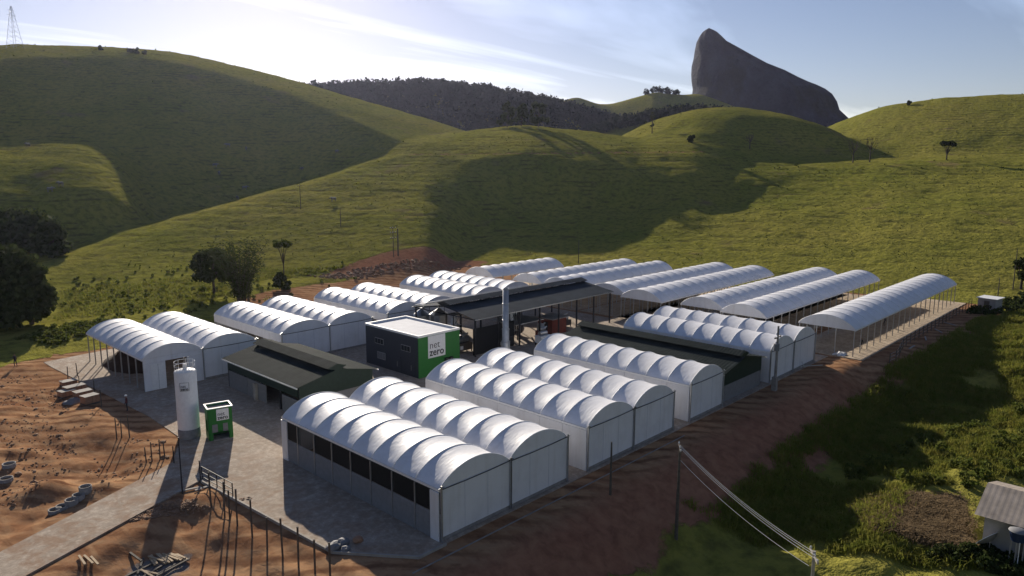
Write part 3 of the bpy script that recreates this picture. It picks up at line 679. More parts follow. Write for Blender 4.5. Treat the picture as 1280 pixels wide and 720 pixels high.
# ------------------------------------------------------------------ silo, green kiosk
silo = thing('silo', 'tall white cylindrical silo with guard rail on top beside the green kiosk', 'silo', (-3.75, 33.9, 0), R_(-30))
m = MB().lathe([(1.02, .95), (1.02, 6.75), (.96, 6.82), (.35, 7.0), (0.02, 7.02)], 36); m.build('tank', M['white_paint'], silo, True)
MB().lathe([(1.05, 0), (1.05, .94), (.9, .94)], 28).build('skirt', M['conc_old'], silo, True)
m = MB()
for zz in (7.35, 7.75):
    m.tube([(.95*math.cos(q), .95*math.sin(q), zz) for q in np.linspace(0, 2*math.pi, 25)], .022, 5, False)
for q in np.linspace(0, 2*math.pi, 9)[:-1]: m.tube([(.95*math.cos(q), .95*math.sin(q), 6.8), (.95*math.cos(q), .95*math.sin(q), 7.77)], .022, 5)
m.build('guard_rail', M['white_paint'], silo)
m = MB()
for s in (-.2, .2): m.tube([(s, 1.2, .3), (s, 1.2, 7.9)], .02, 5)
for zz in np.arange(.5, 7.8, .35): m.tube([(-.2, 1.2, zz), (.2, 1.2, zz)], .014, 4)
m.build('ladder', M['steel'], silo)
MB().cbox((0, .1, 7.25), (.35, .35, .5)).build('top_filter', M['white_paint'], silo)
logo(silo, -.42, 5.0, .84, -1.03, True)
ki = thing('kiosk', 'small open topped green metal kiosk with white sign beside the silo', 'kiosk', (-3.05, 30.9, 0), R_(-14))
KW, KD, KH = 2.2, 1.7, 3.3
m = MB().box(0, KW, -.04, .04, .9, KH).box(0, .35, -.04, .04, .1, .9).box(KW-.35, KW, -.04, .04, .1, .9); m.build('front_wall', M['green'], ki)
MB().box(0, KW, KD-.08, KD, .1, KH).build('back_wall', M['green'], ki)
m = MB().box(-.04, .04, .05, .4, .1, KH).box(-.04, .04, KD-.45, KD-.09, .1, KH).box(-.04, .04, .4, KD-.45, .1, .9).box(-.04, .04, .4, KD-.45, 2.0, KH); m.build('side_wall', M['green'], ki)
MB().box(KW-.04, KW+.04, .05, KD-.09, .1, KH).build('side_wall', M['green'], ki)
MB().box(.05, KW-.05, .05, KD-.1, KH-.2, KH-.14).build('roof_tray', M['conc_old'], ki)
m = MB().box(-.1, KW+.1, -.1, .03, KH+.002, KH+.09).box(-.1, KW+.1, KD-.07, KD+.06, KH+.002, KH+.09).box(-.1, .03, .03, KD-.07, KH+.002, KH+.09).box(KW-.03, KW+.1, .03, KD-.07, KH+.002, KH+.09); m.build('rim', M['white_paint'], ki)
MB().box(.3, .8, -.09, -.045, .9, 1.7).build('control_panel', M['panel'], ki); MB().box(1.3, 1.75, -.09, -.045, .9, 1.7).build('control_panel', M['panel'], ki)
MB().box(.0, KW, 0, KD, 0, .09).build('base_plate', M['conc_old'], ki)
logo(ki, .75, 2.05, 1.15, -.045)

# ------------------------------------------------------------------ chimney and the plant under the hall roof
cb = at_z(632, 448, 0)
ch = thing('chimney', 'slim grey steel chimney stack rising in front of the hall roof', 'chimney', (cb[0], cb[1], 0))
m = MB().lathe([(.62, 0), (.62, 2.4), (.50, 2.55), (.50, 4.2), (.44, 4.3), (.40, 10.1), (.36, 10.1), (.36, 9.5)], 22); m.build('flue', M['steel'], ch, True)
for z, r in ((2.48, .64), (4.25, .54), (5.6, .47), (7.9, .45), (10.0, .44)): MB().lathe([(r-.05, z-.05), (r, z-.05), (r, z+.05), (r-.05, z+.05)], 22).build('flange', M['steel'], ch, True)
MB().box(-.9, .9, -.9, .9, 0, .25).build('plinth', M['conc_old'], ch)
def hopper(u, v, label, r=1.25):
    b = at_z(u, v, 0); g = thing('hopper', label, 'hopper', (b[0], b[1], 0), .3, 'hoppers at the hall end')
    MB().lathe([(.25, .9), (r, 1.9), (r, 4.0)], 10).build('bin', M['steel'], g)
    MB().lathe([(r+.12, 3.95), (.2, 4.85), (.2, 5.05), (.02, 5.05)], 10).build('cone_roof', M['steel'], g)
    for q in np.linspace(0, 2*math.pi, 5)[:-1]: MB().bar((r*math.cos(q), r*math.sin(q), 0), (r*math.cos(q), r*math.sin(q), 2.4), .1).build('leg', M['steel_dark'], g)
hopper(527, 424, 'left one of two shiny cone roofed hoppers behind the office', 1.25)
hopper(549, 423, 'right one of two shiny cone roofed hoppers behind the office', 1.4)
def frame_tower(x, y, w, d, h, label):
    g = thing('equipment_frame', label, 'machine', (x, y, 0))
    for sx in (0, w):
        for sy in (0, d): MB().box(sx-.06, sx+.06, sy-.06, sy+.06, 0, h).build('leg', M['steel_dark'], g)
    for z in np.linspace(h/3, h, 3):
        MB().box(-.08, w+.08, -.08, d+.08, z-.05, z).build('platform', M['steel'], g)
    m = MB().tube([(w*.5, d*.5, .2), (w*.5, d*.5, h*.9)], .28, 10); m.tube([(w*.5, d*.5, h*.85), (w*1.6, d*.4, h*.35)], .14, 8); m.build('duct', M['steel'], g)
    MB().lathe([(.15, h*.4), (.5, h*.55), (.5, h*.8), (.12, h*.95)], 12, (w*.5, d*.5)).build('cyclone', M['white_paint'], g)
    for k in range(3): MB().bar((0, 0, h*k/3), (w, 0, h*(k+1)/3), .04).build('brace', M['steel_dark'], g)
    return g
frame_tower(39.0, 42.0, 1.6, 1.6, 4.9, 'steel frame with white cyclone at the left end of the hall')
frame_tower(47.5, 38.5, 1.8, 1.5, 4.8, 'steel frame with white cyclone right of the chimney under the hall')
frame_tower(52.0, 41.5, 1.5, 1.5, 4.4, 'tall steel frame deeper under the hall, left of the red hut')
def machine(x, y, w, d, h, mat, label, rz=0.0):
    g = thing('process_machine', label, 'machine', (x, y, 0), rz)
    MB().box(0, w, 0, d, .35, h*.65).build('housing', M[mat], g)
    for sx in (.1, w-.1):
        for sy in (.1, d-.1): MB().box(sx-.06, sx+.06, sy-.06, sy+.06, 0, .36).build('leg', M['steel_dark'], g)
    MB().tube([(w*.15, d*.5, h*.8), (w*.85, d*.5, h*.8)], d*.28, 12).build('drum', M['steel'], g, False)
    MB().tube([(w*.5, d*.5, h*.8), (w*.5, d*.5, h*1.1), (w*.9, d*.5, h*1.2)], .12, 8).build('pipe', M['steel'], g)
    MB().box(w*.05, w*.25, -.12, 0.0, .6, 1.1).build('control_box', M['white_paint'], g)
    return g
machine(43.0, 36.2, 3.0, 1.3, 2.4, 'steel_dark', 'dark drum machine right behind the chimney foot')
machine(48.8, 33.2, 2.2, 1.2, 2.2, 'white_paint', 'pale drum machine in front of the hall posts')
machine(51.8, 35.8, 1.8, 1.2, 2.0, 'rust', 'rusty drum machine next to the red hut')
machine(37.0, 38.5, 2.6, 1.4, 2.2, 'wood_dark', 'dark brown drum machine right of the office')
machine(60.2, 38.5, 2.5, 1.4, 1.9, 'steel_dark', 'dark drum machine at the right half of the hall')
for (x, y, l, tilt, lab) in ((45.0, 40.0, 6.0, .42, 'inclined conveyor under the middle of the hall'), (38.5, 36.8, 4.5, .35, 'inclined conveyor at the left end of the hall')):
    g = thing('conveyor', lab+' roof', 'conveyor', (x, y, 0), .25)
    e = (l*math.cos(tilt), 0, .5+l*math.sin(tilt))
    MB().bar((0, 0, .5), e, .6, .16).build('belt', M['screen'], g)
    for s in (-.33, .33): MB().bar((0, s, .55), (e[0], s, e[2]+.05), .06, .25).build('side_rail', M['steel'], g)
    for k in (.25, .9):
        for s in (-.3, .3): MB().bar((e[0]*k, s, 0), (e[0]*k, s, .5+k*(e[2]-.5)), .07).build('leg', M['steel_dark'], g)
rh = thing('hut', 'small dark red hut with a pale flat roof under the hall edge', 'hut', (55.4, 36.6, 0))
MB().box(0, 3.6, 0, 3.0, 0, 2.55).build('wall', M['rust'], rh); MB().box(-.3, 4.0, -.4, 3.3, 2.56, 2.68).build('roof', M['conc'], rh); MB().box(-.06, -.004, .9, 1.8, .02, 2.05).build('door', M['steel_dark'], rh)
wt = thing('tank', 'upright pale metal tank standing left of the red hut', 'tank', (53.5, 37.4, 0))
MB().lathe([(.6, .1), (.6, 2.0), (.1, 2.25)], 18).build('shell', M['steel'], wt, True); MB().box(-.7, .7, -.7, .7, 0, .1).build('base', M['conc_old'], wt)
def heap(name, label, cat, x, y, rx, ry, h, mat, seed, jag=.25):
    m = MB(); n, k = 20, 6; r = random.Random(seed); m.v.append((0, 0, h))
    for j in range(1, k+1):
        t = j/k
        for i in range(n):
            q = 2*math.pi*i/n; s = 1+jag*(r.random()-.5); m.v.append((rx*t*s*math.cos(q), ry*t*s*math.sin(q), h*(1-t**1.3)*(1+jag*(r.random()-.5))-(.15 if j == k else 0)))
    for i in range(n):
        m.f.append((0, 1+i, 1+(i+1) % n))
        for j in range(1, k): a = 1+(j-1)*n; m.f.append((a+i, a+n+i, a+n+(i+1) % n, a+(i+1) % n))
    return tag(m.build(name, mat, None, True, (x, y, 0)), label, cat)
heap('husk_heap', 'dark heap of husks under the open sided greenhouse at left', 'heap', 1.8, 66.5, 3.0, 6.0, 2.2, M['coffee'], 3)
heap('white_sacks', 'pile of white sacks beside the red hut', 'sacks', 60.2, 34.6, 1.4, .9, .7, M['white_paint'], 9, .6)
heap('scrap_sheets', 'crumpled white sheets lying at the near corner of the rightmost tunnel', 'sheets', 75.4, -1.4, 1.5, 1.0, .35, M['white_paint'], 12, .9)
cn = thing('bin', 'orange bin beside the last front row greenhouse', 'bin', (71.2, 2.2, 0))
MB().box(0, 1.5, 0, 1.1, .12, 1.6).build('body', M['orange'], cn); MB().box(-.06, 1.56, -.06, 1.16, 1.61, 1.72).build('lid', M['white_paint'], cn)
for sx in (.15, 1.35):
    for sy in (.12, .98): MB().box(sx-.08, sx+.08, sy-.05, sy+.05, 0, .12).build('foot', M['steel_dark'], cn)

ORD = ['first', 'second', 'third', 'fourth', 'fifth', 'sixth', 'seventh', 'eighth', 'ninth', 'tenth', 'eleventh', 'twelfth', 'thirteenth', 'last']
# ------------------------------------------------------------------ railing, fence posts, building materials in the foreground
g = thing('railing', 'dark steel railing at the corner where road meets yard', 'railing', (-7.25, 23.0, 0), math.atan2(17.9-23.1, .3))
RL = 5.1
for k in range(5): MB().box(k*RL/4-.035, k*RL/4+.035, -.035, .035, -.1, 1.15).build('post', M['steel_dark'], g)
for z in (.2, .62, 1.12): MB().box(0, RL, -.025, .025, z-.03, z+.03).build('rail', M['steel_dark'], g)
fp = [(620, 162), (683, 200), (707, 216), (742, 236), (812, 286), (882, 336), (955, 380), (1030, 432), (1108, 470), (1180, 520)]
for i, (a, b) in enumerate(fp):
    P = at_z(100+a/3.765, 600+b/3.765, -.75); z = gz(P[0], P[1])
    hgt = 2.9-.5*(i % 3 == 2)
    o = MB().box(-.05, .05, -.05, .05, -.4, hgt).box(-.06, .06, -.06, .06, hgt+.002, hgt+.05).build('fence_post', M['wood_dark'], None, False, (P[0], P[1], z), (.02*(i % 3-1), .02*(i % 2), 0))
    tag(o, ['nearest', 'second', 'third', 'fourth', 'fifth', 'sixth', 'seventh', 'eighth', 'ninth', 'tenth'][i]+' thin dark fence post counted from the railing along the yard edge', 'post', 'bare fence posts along the lower yard edge')
for a, b, c in ((912, 300, 40), (870, 155, 70), (1003, 245, 140)):
    P = at_z(a/4, 540+b/4, 0); h = (b-c)/4/ (904.9/np.linalg.norm(P-np.array([CX, CY, CZ])))
    o = MB().tube([(0, 0, -.3), (0, 0, h)], [.06, .05], 6).build('post', M['steel_dark'], None, False, (P[0], P[1], gz(P[0], P[1])))
    tag(o, {912: 'tall thin dark post standing at the roadside in front of the silo', 870: 'short dark post on the soil side of the road', 1003: 'dark post at the end of the railing'}[a], 'post')
# short posts on the soil left of the silo
for i, (u, v, h) in enumerate(((183, 577, 1.5), (190, 575, 1.8), (200, 572, 1.9), (206, 570, 1.6), (146, 548, 2.2), (152, 546, 1.9), (162, 545, 2.4), (100, 487, 1.8), (118, 492, 1.8), (97, 470, 1.8), (127, 508, 2.0), (85, 474, 1.7))):
    P = at_z(u, v, 0); z = gz(P[0], P[1])
    o = MB().tube([(0, 0, -.3), (.05*(i % 3-1), .04, h)], [.07, .05], 6).build('stake', M['wood_dark'], None, False, (P[0], P[1], z))
    tag(o, ['leftmost of the four stakes closest to the road', 'second of the four stakes closest to the road', 'third of the four stakes closest to the road', 'rightmost of the four stakes closest to the road', 'left one of three stakes on the soil mid way to the silo', 'middle one of three stakes on the soil mid way to the silo', 'right one of three stakes on the soil mid way to the silo', 'stake just behind the block pallets', 'stake right of the block pallets', 'stake at the upper left paving edge by the open greenhouse', 'stake at the paving edge below the open greenhouse', 'leftmost stake at the paving edge, above the pallets'][i], 'stake', 'stakes in the soil left of the silo')
def pallet(u, v, label, rz, h=1.0, w=1.6, d=1.2):
    h *= .62; P = at_z(u, v, -.3); P[2] = gz(P[0], P[1])
    g = thing('block_pallet', label, 'pallet', tuple(P), rz, 'pallets of blocks on the soil')
    MB().box(-w/2, w/2, -d/2, d/2, -.1, .14).build('pallet_base', M['wood_dark'], g)
    for i in range(4):
        for j in range(2): MB().box(-w/2+i*w/4+.02, -w/2+(i+1)*w/4-.02, -d/2+j*d/2+.02, -d/2+(j+1)*d/2-.02, .15, .15+h).build('block_stack', M['brick'], g)
    MB().box(-w/2-.03, w/2+.03, -d/2-.03, d/2+.03, .16+h, .2+h).build('cover_board', M['conc'], g)
pallet(86, 484, 'pallet of blocks farthest back in the row on the soil', .1, .7)
pallet(84, 497, 'pallet of blocks leftmost in the group, beside a grey tarpaulin', .2, .9)
pallet(94, 493, 'pallet of blocks in the middle of the group, behind the others', .15, 1.1, 2.2)
pallet(104, 499, 'pallet of blocks second from the yard fence', .1, 1.0, 1.8)
pallet(113, 507, 'pallet of blocks nearest the silo', .2, 1.3)
heap('tarpaulin', 'crumpled grey blue tarpaulin lying between the block pallets', 'tarpaulin', *at_z(92, 505, -.3)[:2], 1.1, .8, .5, M['panel'], 21, .6).location.z = gz(*at_z(92, 505, -.3)[:2])
def ring(u, v, label, r=.55, l=1.0, az=.0):
    r *= .78; l *= .62
    P = at_z(u, v, -.4); z = gz(P[0], P[1])
    n = 18; m = MB(); sec = [(r, 0), (r, l), (r*.82, l), (r*.82, 0), (r, 0)]
    m.lathe(sec, n); g = m.build('concrete_ring', M['conc_old'], None, True, (P[0], P[1], z-.05), (0, 0, az)); tag(g, label, 'concrete ring', 'concrete rings along the road edge')
ring(69, 642, 'dark concrete ring lowest in the row on the road edge', .62, .6)
ring(78, 638, 'second concrete ring of the row, partly filled with rubble', .6, .7)
ring(90, 634, 'third concrete ring of the row on the road edge', .62, .9)
ring(99, 629, 'fourth concrete ring of the row on the road edge', .6, .9)
ring(108, 624, 'topmost pale concrete ring of the row on the road edge', .62, .95)
ring(12, 588, 'pale concrete ring by the heap at the left edge', .7, .6)
ring(8, 602, 'dark concrete ring lowest at the left edge', .7, .5)
# timber
def plank(u, v, l, rz, mat, label, grp, z=0.0, w=.14, tilt=0.0):
    P = at_z(u, v, -.9); zz = gz(P[0], P[1])+z
    o = MB().box(-l/2, l/2, -w/2, w/2, -.03, .06).build('plank', M[mat], None, False, (P[0], P[1], zz+.04), (0, tilt, rz)); tag(o, label, 'plank', grp)
for k in range(14):
    plank(190+k*2.9+random.uniform(-.6, .6), 702-.55*k+random.uniform(-1, 1), 1.5+random.uniform(-.25, .25), R_(100)+random.uniform(-.3, .3), 'wood_pale', ORD[k]+' pale sawn board from the left in the fanned row on the gravel', 'pale boards laid in a row', .02*(k % 3), .13, random.uniform(-.04, .04))
for k, (u, v, l, a) in enumerate(((172, 713, 3.0, -.55), (176, 707, 2.2, .3), (186, 716, 2.6, -.4), (205, 712, 3.0, -.45), (217, 709, 2.6, -.5), (170, 700, 1.8, .9))):
    plank(u, v, l, R_(43)+a, 'wood_dark', ['dark beam leftmost below the pale boards', 'dark beam crossing over the left beams', 'dark beam in the middle below the pale boards', 'dark beam below the right half of the pale boards', 'dark beam rightmost under the pale boards', 'short dark beam above the other dark beams'][k], 'dark beams below the pale boards', .03*k)
for k, (u, v, a) in enumerate(((183, 716, 1.2), (186, 715, 1.5), (104, 715, 1.0), (112, 713, 1.1), (119, 712, 1.05))):
    plank(u, v, 1.6, R_(30)+a, 'wood_pale', ['left pale board crossed over the dark beams at the bottom edge', 'right pale board crossed over the dark beams at the bottom edge', 'leftmost of three thin pale boards on the soil at the bottom edge', 'middle of three thin pale boards on the soil at the bottom edge', 'rightmost of three thin pale boards on the soil at the bottom edge'][k], 'loose pale boards at the bottom edge', .1)
for k, (u, v, a, l) in enumerate(((237, 624, -1.0, 1.9), (256, 622, -.75, 1.5))):
    plank(u, v, l, R_(43)+a, 'conc', ['pale board lying below the tall roadside post', 'pale board lying below the railing'][k], 'loose boards on the red soil', .06, .22)
for k, (u, v, s) in enumerate(((418, 686, .5), (428, 681, .42), (447, 677, .35), (432, 688, .3))):
    P = at_z(u, v, 0); r = random.Random(k); bm = bmesh.new(); bmesh.ops.create_icosphere(bm, subdivisions=2, radius=s)
    for q in bm.verts: q.co = Vector((q.co.x*1.2, q.co.y, q.co.z*.7))*(1+.35*(r.random()-.5))
    me = bpy.data.meshes.new('rubble'); bm.to_mesh(me); bm.free(); me.materials.append(M['panel'] if k != 2 else M['brick'])
    tag(inst('rubble_lump', me, None, (P[0], P[1], s*.4)), ['largest grey lump of rubble at the yard corner by the first greenhouse', 'second grey lump of rubble in the yard corner', 'reddish lump of rubble in the yard corner', 'smallest grey lump of rubble in the yard corner'][k], 'rubble')

# ------------------------------------------------------------------ utility poles and wires
def pole(name, label, P, h, mat, cross=None, r=.13, cat='pole', rz=0.0):
    g = thing(name, label, cat, tuple(P), rz)
    MB().tube([(0, 0, -.4), (0, 0, h)], [r*1.25, r*.75], 8).build('shaft', M[mat], g)
    if cross:
        for z in cross:
            c = MB().box(-.9, .9, -.05, .05, z-.06, z+.06).build('crossarm', M['wood_dark'] if mat != 'conc' else M['conc'], g)
            for s in (-.8, -.1, .8): MB().lathe([(.05, z+.06), (.07, z+.14), (.03, z+.24)], 8, (s, 0)).build('insulator', M['white_paint'], c)
    return g
b = at_z(968, 489, -.2); pt = pole('utility_pole', 'concrete pole with transformer at the end of the long dark green shed', (b[0], b[1], gz(b[0], b[1])), 8.0, 'conc_old', (6.6,), .16)
MB().lathe([(.05, 5.0), (.34, 5.05), (.34, 5.9), (.1, 6.0)], 14, (-.45, -.1)).build('transformer', M['panel'], pt)
MB().box(-.45, .1, -.3, .25, 0.0, 1.7).build('meter_cabinet', M['conc_old'], pt)
A = at_z(850, 557, 5.2); za = gz(A[0], A[1]); pole('utility_pole', 'dark pole on the brown bank where the long wires start', (A[0], A[1], za), 5.2-za, 'wood_dark', (5.0-za,), .12, rz=R_(35))
B = at_z(1018, 689, 3.6); zb = gz(B[0], B[1]); pole('utility_pole', 'pale concrete pole at the bottom edge where the long wires end', (B[0], B[1], zb), 3.6-zb, 'conc', (3.3-zb,), .13, rz=R_(35))
for k, (s, dz) in enumerate(((-.75, .25), (-.3, .25), (0.05, .25), (.75, -1.15))):
    d = np.array([math.cos(R_(35)), math.sin(R_(35)), 0])*s
    p0 = A+d+np.array([0, 0, dz-.2]); p1 = B+d*1.2+np.array([0, 0, dz-.35]); pts = []
    for t in np.linspace(0, 1, 18): q = p0*(1-t)+p1*t; q[2] -= .5*4*t*(1-t); pts.append(tuple(q))
    o = MB().tube(pts, .016, 5).build('power_line', M['wire']); tag(o, ['topmost pale wire strung down to the concrete pole at bottom right', 'second pale wire strung to the concrete pole', 'third pale wire strung to the concrete pole', 'lowest separate pale wire strung to the concrete pole'][k], 'wire', 'wires between the two poles at the lower right')
b = at_z(762, 650, -2.4); pole('utility_pole', 'thin dark pole standing on the brown bank below the greenhouses', (b[0], b[1], gz(b[0], b[1])), 4.6, 'wood_dark', None, .09)
def hillpole(u, v, rho, h, label, **kw):
    P = at_rho(u, v, rho); pole('hill_pole', label, (P[0], P[1], gz(P[0], P[1])), h, 'wood_dark', kw.get('cross'), kw.get('r', .22))
def ground_hit(u, v, r0=60, r1=1500):
    rs = np.exp(np.linspace(math.log(r0), math.log(r1), 900)); d = ray(u, v); k = math.hypot(d[0], d[1])
    x = CX+d[0]/k*rs; y = CY+d[1]/k*rs; z = CZ+d[2]/k*rs
    below = np.where(z < height(x, y))[0]
    i = below[0] if len(below) else len(rs)-1
    return np.array([x[i], y[i], float(height(x[i], y[i]))]), rs[i]
def hp(u, v, hpx, label, cross=None, r=.18):
    P, rho = ground_hit(u, v); h = hpx*rho/FPX
    return pole('hill_pole', label, tuple(P), h, 'wood_dark', None if not cross else tuple(h*c for c in cross), .09)
hf = hp(492, 322, 38, 'wooden pole frame with crossarms standing on the slope behind the dirt cut', (.95, .8, .62)); h2 = hf.children[0].data
P2 = MB().tube([(1.6, .2, -.3), (1.6, .2, 7.0)], [.2, .14], 8).build('second_shaft', M['wood_dark'], hf)
hp(723, 330, 30, 'slim pole rising behind the drying tunnels at the hill foot')
hp(376, 262, 30, 'slim pole on the sunny spur at left of centre', (.92,))
hp(1266, 362, 42, 'tall slim pole at the right edge beside a small tree')
hp(1247, 372, 20, 'short slim pole left of the tall one at the right edge')
hp(426, 284, 22, 'short pole low on the sunny spur')

# ------------------------------------------------------------------ wire fence along the bank beside the rightmost tunnel
fe = thing('wire_fence', 'dark post and wire fence following the bank beside the rightmost tunnel', 'fence', (0, 0, 0))
fpts = []
for x in np.linspace(76, 131, 24):
    y = -6.6-1.4*math.exp(-((x-78)/6)**2); fpts.append((x, y, gz(x, y)))
for x, y, z in fpts: MB().box(x-.05, x+.05, y-.05, y+.05, z-.2, z+1.6).build('post', M['wood_dark'], fe)
for dz in (.5, 1.0, 1.45): MB().tube([(x, y+.06, z+dz) for x, y, z in fpts], .018, 4).build('wire', M['steel'], fe)
b = at_z(1213, 386, -.1)
hu = thing('pump_hut', 'small dark block hut with a pale sheet roof beyond the rightmost tunnel', 'hut', (b[0]+.5, b[1]-1.0, gz(b[0], b[1])-.1), R_(-8))
MB().box(0, 3.6, -3.0, 0, -.3, 2.3).build('wall', M['plaster'], hu); MB().box(-.2, 3.9, -3.3, .3, 2.32, 2.42).build('roof', M['white_paint'], hu); MB().box(-.05, -.003, -2.0, -1.1, 0, 1.9).build('door', M['wood_dark'], hu)
for k in range(4):
    x = 88+k*7.5; y = -7.5; o = MB().box(-1.4, 1.4, -.1, .1, -.03, .07).build('plank', M['conc'], None, False, (x, y, gz(x, y)+.08), (0, 0, .3*k)); tag(o, ['first', 'second', 'third', 'farthest'][k]+' pale board on the red strip beside the rightmost tunnel, counting away', 'plank', 'boards on the red strip')
# steel scaffold lying on the bank by the last greenhouse
sf = thing('antenna_frame', 'fallen pale steel lattice frame leaning on the bank below the last greenhouse', 'frame', tuple(at_z(1000, 462, -.3)[:2])+(gz(*at_z(1000, 462, -.3)[:2]),), R_(-40))
for a, b in (((-2.2, 0, 4.2), (.2, 0, .1)), ((-1.6, .3, 4.2), (.7, .2, .1)), ((-.4, 0, .2), (3.2, 0, .3)), ((0, 0, .1), (1.8, -1.6, -.7)), ((-.9, .1, 2.0), (-.2, .2, 2.0)), ((-1.4, .1, 2.9), (-.8, .2, 2.9))): MB().bar(a, b, .06).build('strut', M['wire'], sf)

# ------------------------------------------------------------------ the neighbour's house
hb = at_z(1226, 690, -2.3)
ho = thing('house', 'grey rendered house with a pale low pitched roof at the right edge', 'house', (hb[0], hb[1], gz(hb[0], hb[1])-.15), R_(-90))
MB().box(0, 7.5, 0, 7, -.5, 2.9).build('wall', M['plaster'], ho)
v = [(-.5, -.5, 2.75), (8, -.5, 2.75), (8, 3.4, 4.15), (-.5, 3.4, 4.15), (-.5, 7.4, 2.75), (8, 7.4, 2.75)]
corr((-.6, 3.5, 4.15), (-.6, -.6, 2.95), (8, 3.5, 4.15), (8, -.6, 2.95), 22, .005, M['fibro'], 'roof', ho); corr((-.6, 3.5, 4.15), (-.6, 7.6, 2.95), (8, 3.5, 4.15), (8, 7.6, 2.95), 22, .005, M['fibro'], 'roof', ho)
MB().quad((-.02, 0, 2.9), (-.02, 7, 2.9), (-.02, 3.5, 3.98)).build('gable', M['plaster'], ho)
MB().box(2.2, 3.1, -.06, -.004, 0, 2.05).build('door', M['wood_dark'], ho)
wdw = MB().box(4.0, 5.2, -.06, -.004, 1.0, 2.0).build('window', M['wood_dark'], ho); MB().box(4.1, 5.1, -.08, -.062, 1.1, 1.9).build('pane', M['glass'], wdw)
tk = thing('water_tank', 'round blue water tank on a stand against the grey house', 'water tank', (hb[0]-.9, hb[1]-2.3, gz(hb[0], hb[1])-.15))
MB().lathe([(.45, 2.0), (.6, 2.7), (.62, 2.75)], 18).build('tank', M['blue'], tk, True); MB().lathe([(.66, 2.76), (.6, 2.84), (.2, 2.95), (.02, 2.96)], 18).build('lid', M['panel'], tk, True)
for q in range(4): MB().bar((.4*math.cos(q*1.57), .4*math.sin(q*1.57), -.3), (.4*math.cos(q*1.57), .4*math.sin(q*1.57), 2.0), .08).build('leg', M['plaster'], tk)
MB().tube([(-.55, -.2, 2.1), (-.55, -.2, -.2)], .03, 6).build('pipe', M['white_paint'], tk)
dsh = at_z(1237, 680, -1.2); sd = thing('satellite_dish', 'mesh satellite dish on a short mast in front of the grey house', 'dish', (dsh[0], dsh[1], gz(dsh[0], dsh[1])), R_(160))
m = MB().lathe([(.05, 0), (.35, .05), (.65, .16), (.85, .3)], 18); d = m.build('dish', M['panel'], sd, True, (0, 0, 1.1), (R_(50), 0, 0))
MB().lathe([(.84, .29), (.88, .29), (.88, .33), (.84, .33)], 18).build('rim', M['white_paint'], d)
MB().tube([(0, 0, -.2), (0, 0, 1.1)], .04, 6).build('mast', M['steel'], sd)

# ------------------------------------------------------------------ people and cattle
def person(u, v, label, top, bottom, face=0.0, hat=None, z=0.0, pose=0.12):
    P = at_z(u, v, z); zz = gz(P[0], P[1]) if P[0] < -4 or P[1] < -1 else .05
    V = [(0, 0, .95), (0, 0, 1.2), (0, .0, 1.42), (0, .02, 1.54), (0, .03, 1.66), (0, .03, 1.76),
         (.1, 0, .9), (.12, .05, .5), (.12, 0, .08), (.12, .14, .04), (-.1, 0, .9), (-.13, -.05, .5), (-.14, -.1, .08), (-.14, .03, .04),
         (.2, 0, 1.42), (.26, .03, 1.14), (.25, pose+.08, .9), (.25, pose+.12, .8), (-.2, 0, 1.42), (-.26, .0, 1.14), (-.25, pose, .92), (-.25, pose+.05, .82)]
    Ed = [(0, 1), (1, 2), (2, 3), (3, 4), (4, 5), (0, 6), (6, 7), (7, 8), (8, 9), (0, 10), (10, 11), (11, 12), (12, 13), (2, 14), (14, 15), (15, 16), (16, 17), (2, 18), (18, 19), (19, 20), (20, 21)]
    rad = [.15, .15, .15, .06, .09, .07, .09, .065, .045, .04, .09, .065, .045, .04, .06, .045, .035, .035, .06, .045, .035, .035]
    me = bpy.data.meshes.new('person'); me.from_pydata(V, Ed, []); o = inst('person', me, None, (P[0], P[1], zz), (0, 0, face))
    md = o.modifiers.new('skin', 'SKIN'); sk = me.skin_vertices[0].data
    for q, r in zip(sk, rad): q.radius = (r, r*.85)
    sk[0].use_root = True; o.modifiers.new('sub', 'SUBSURF').levels = 1; o.modifiers['sub'].render_levels = 1
    t = NT('clothing'); c = t.coord('Object'); sx = t.node('ShaderNodeSeparateXYZ'); t.l.new(c, sx.inputs[0]); zc = sx.outputs['Z']
    col = t.mix(t.math('GREATER_THAN', zc, .93), bottom, top); col = t.mix(t.math('GREATER_THAN', zc, 1.5), col, (.20, .10, .06)); t.set(Base_Color=col, Roughness=.85)
    me.materials.append(t.m); tag(o, label, 'person')
    if hat: MB().lathe([(.16, 1.74), (.13, 1.78), (.11, 1.85), (.02, 1.88)], 12, (0, .03)).build('helmet', M[hat], o, True)
person(20, 462, 'person in dark clothing standing on the bare soil at far left', (.03, .03, .035), (.03, .035, .05), 2.2, None, -.3)
person(159, 513, 'person in dark red top and white helmet at the soil edge left of the silo', (.10, .02, .02), (.03, .03, .035), 1.0, 'white_paint')
person(1105, 408, 'person in dark clothes standing under the rightmost tunnel', (.02, .022, .03), (.02, .02, .025), 3.9)
person(1076, 436, 'person in dark clothes at the near right corner post of the rightmost tunnel', (.02, .022, .03), (.03, .03, .04), 4.4)
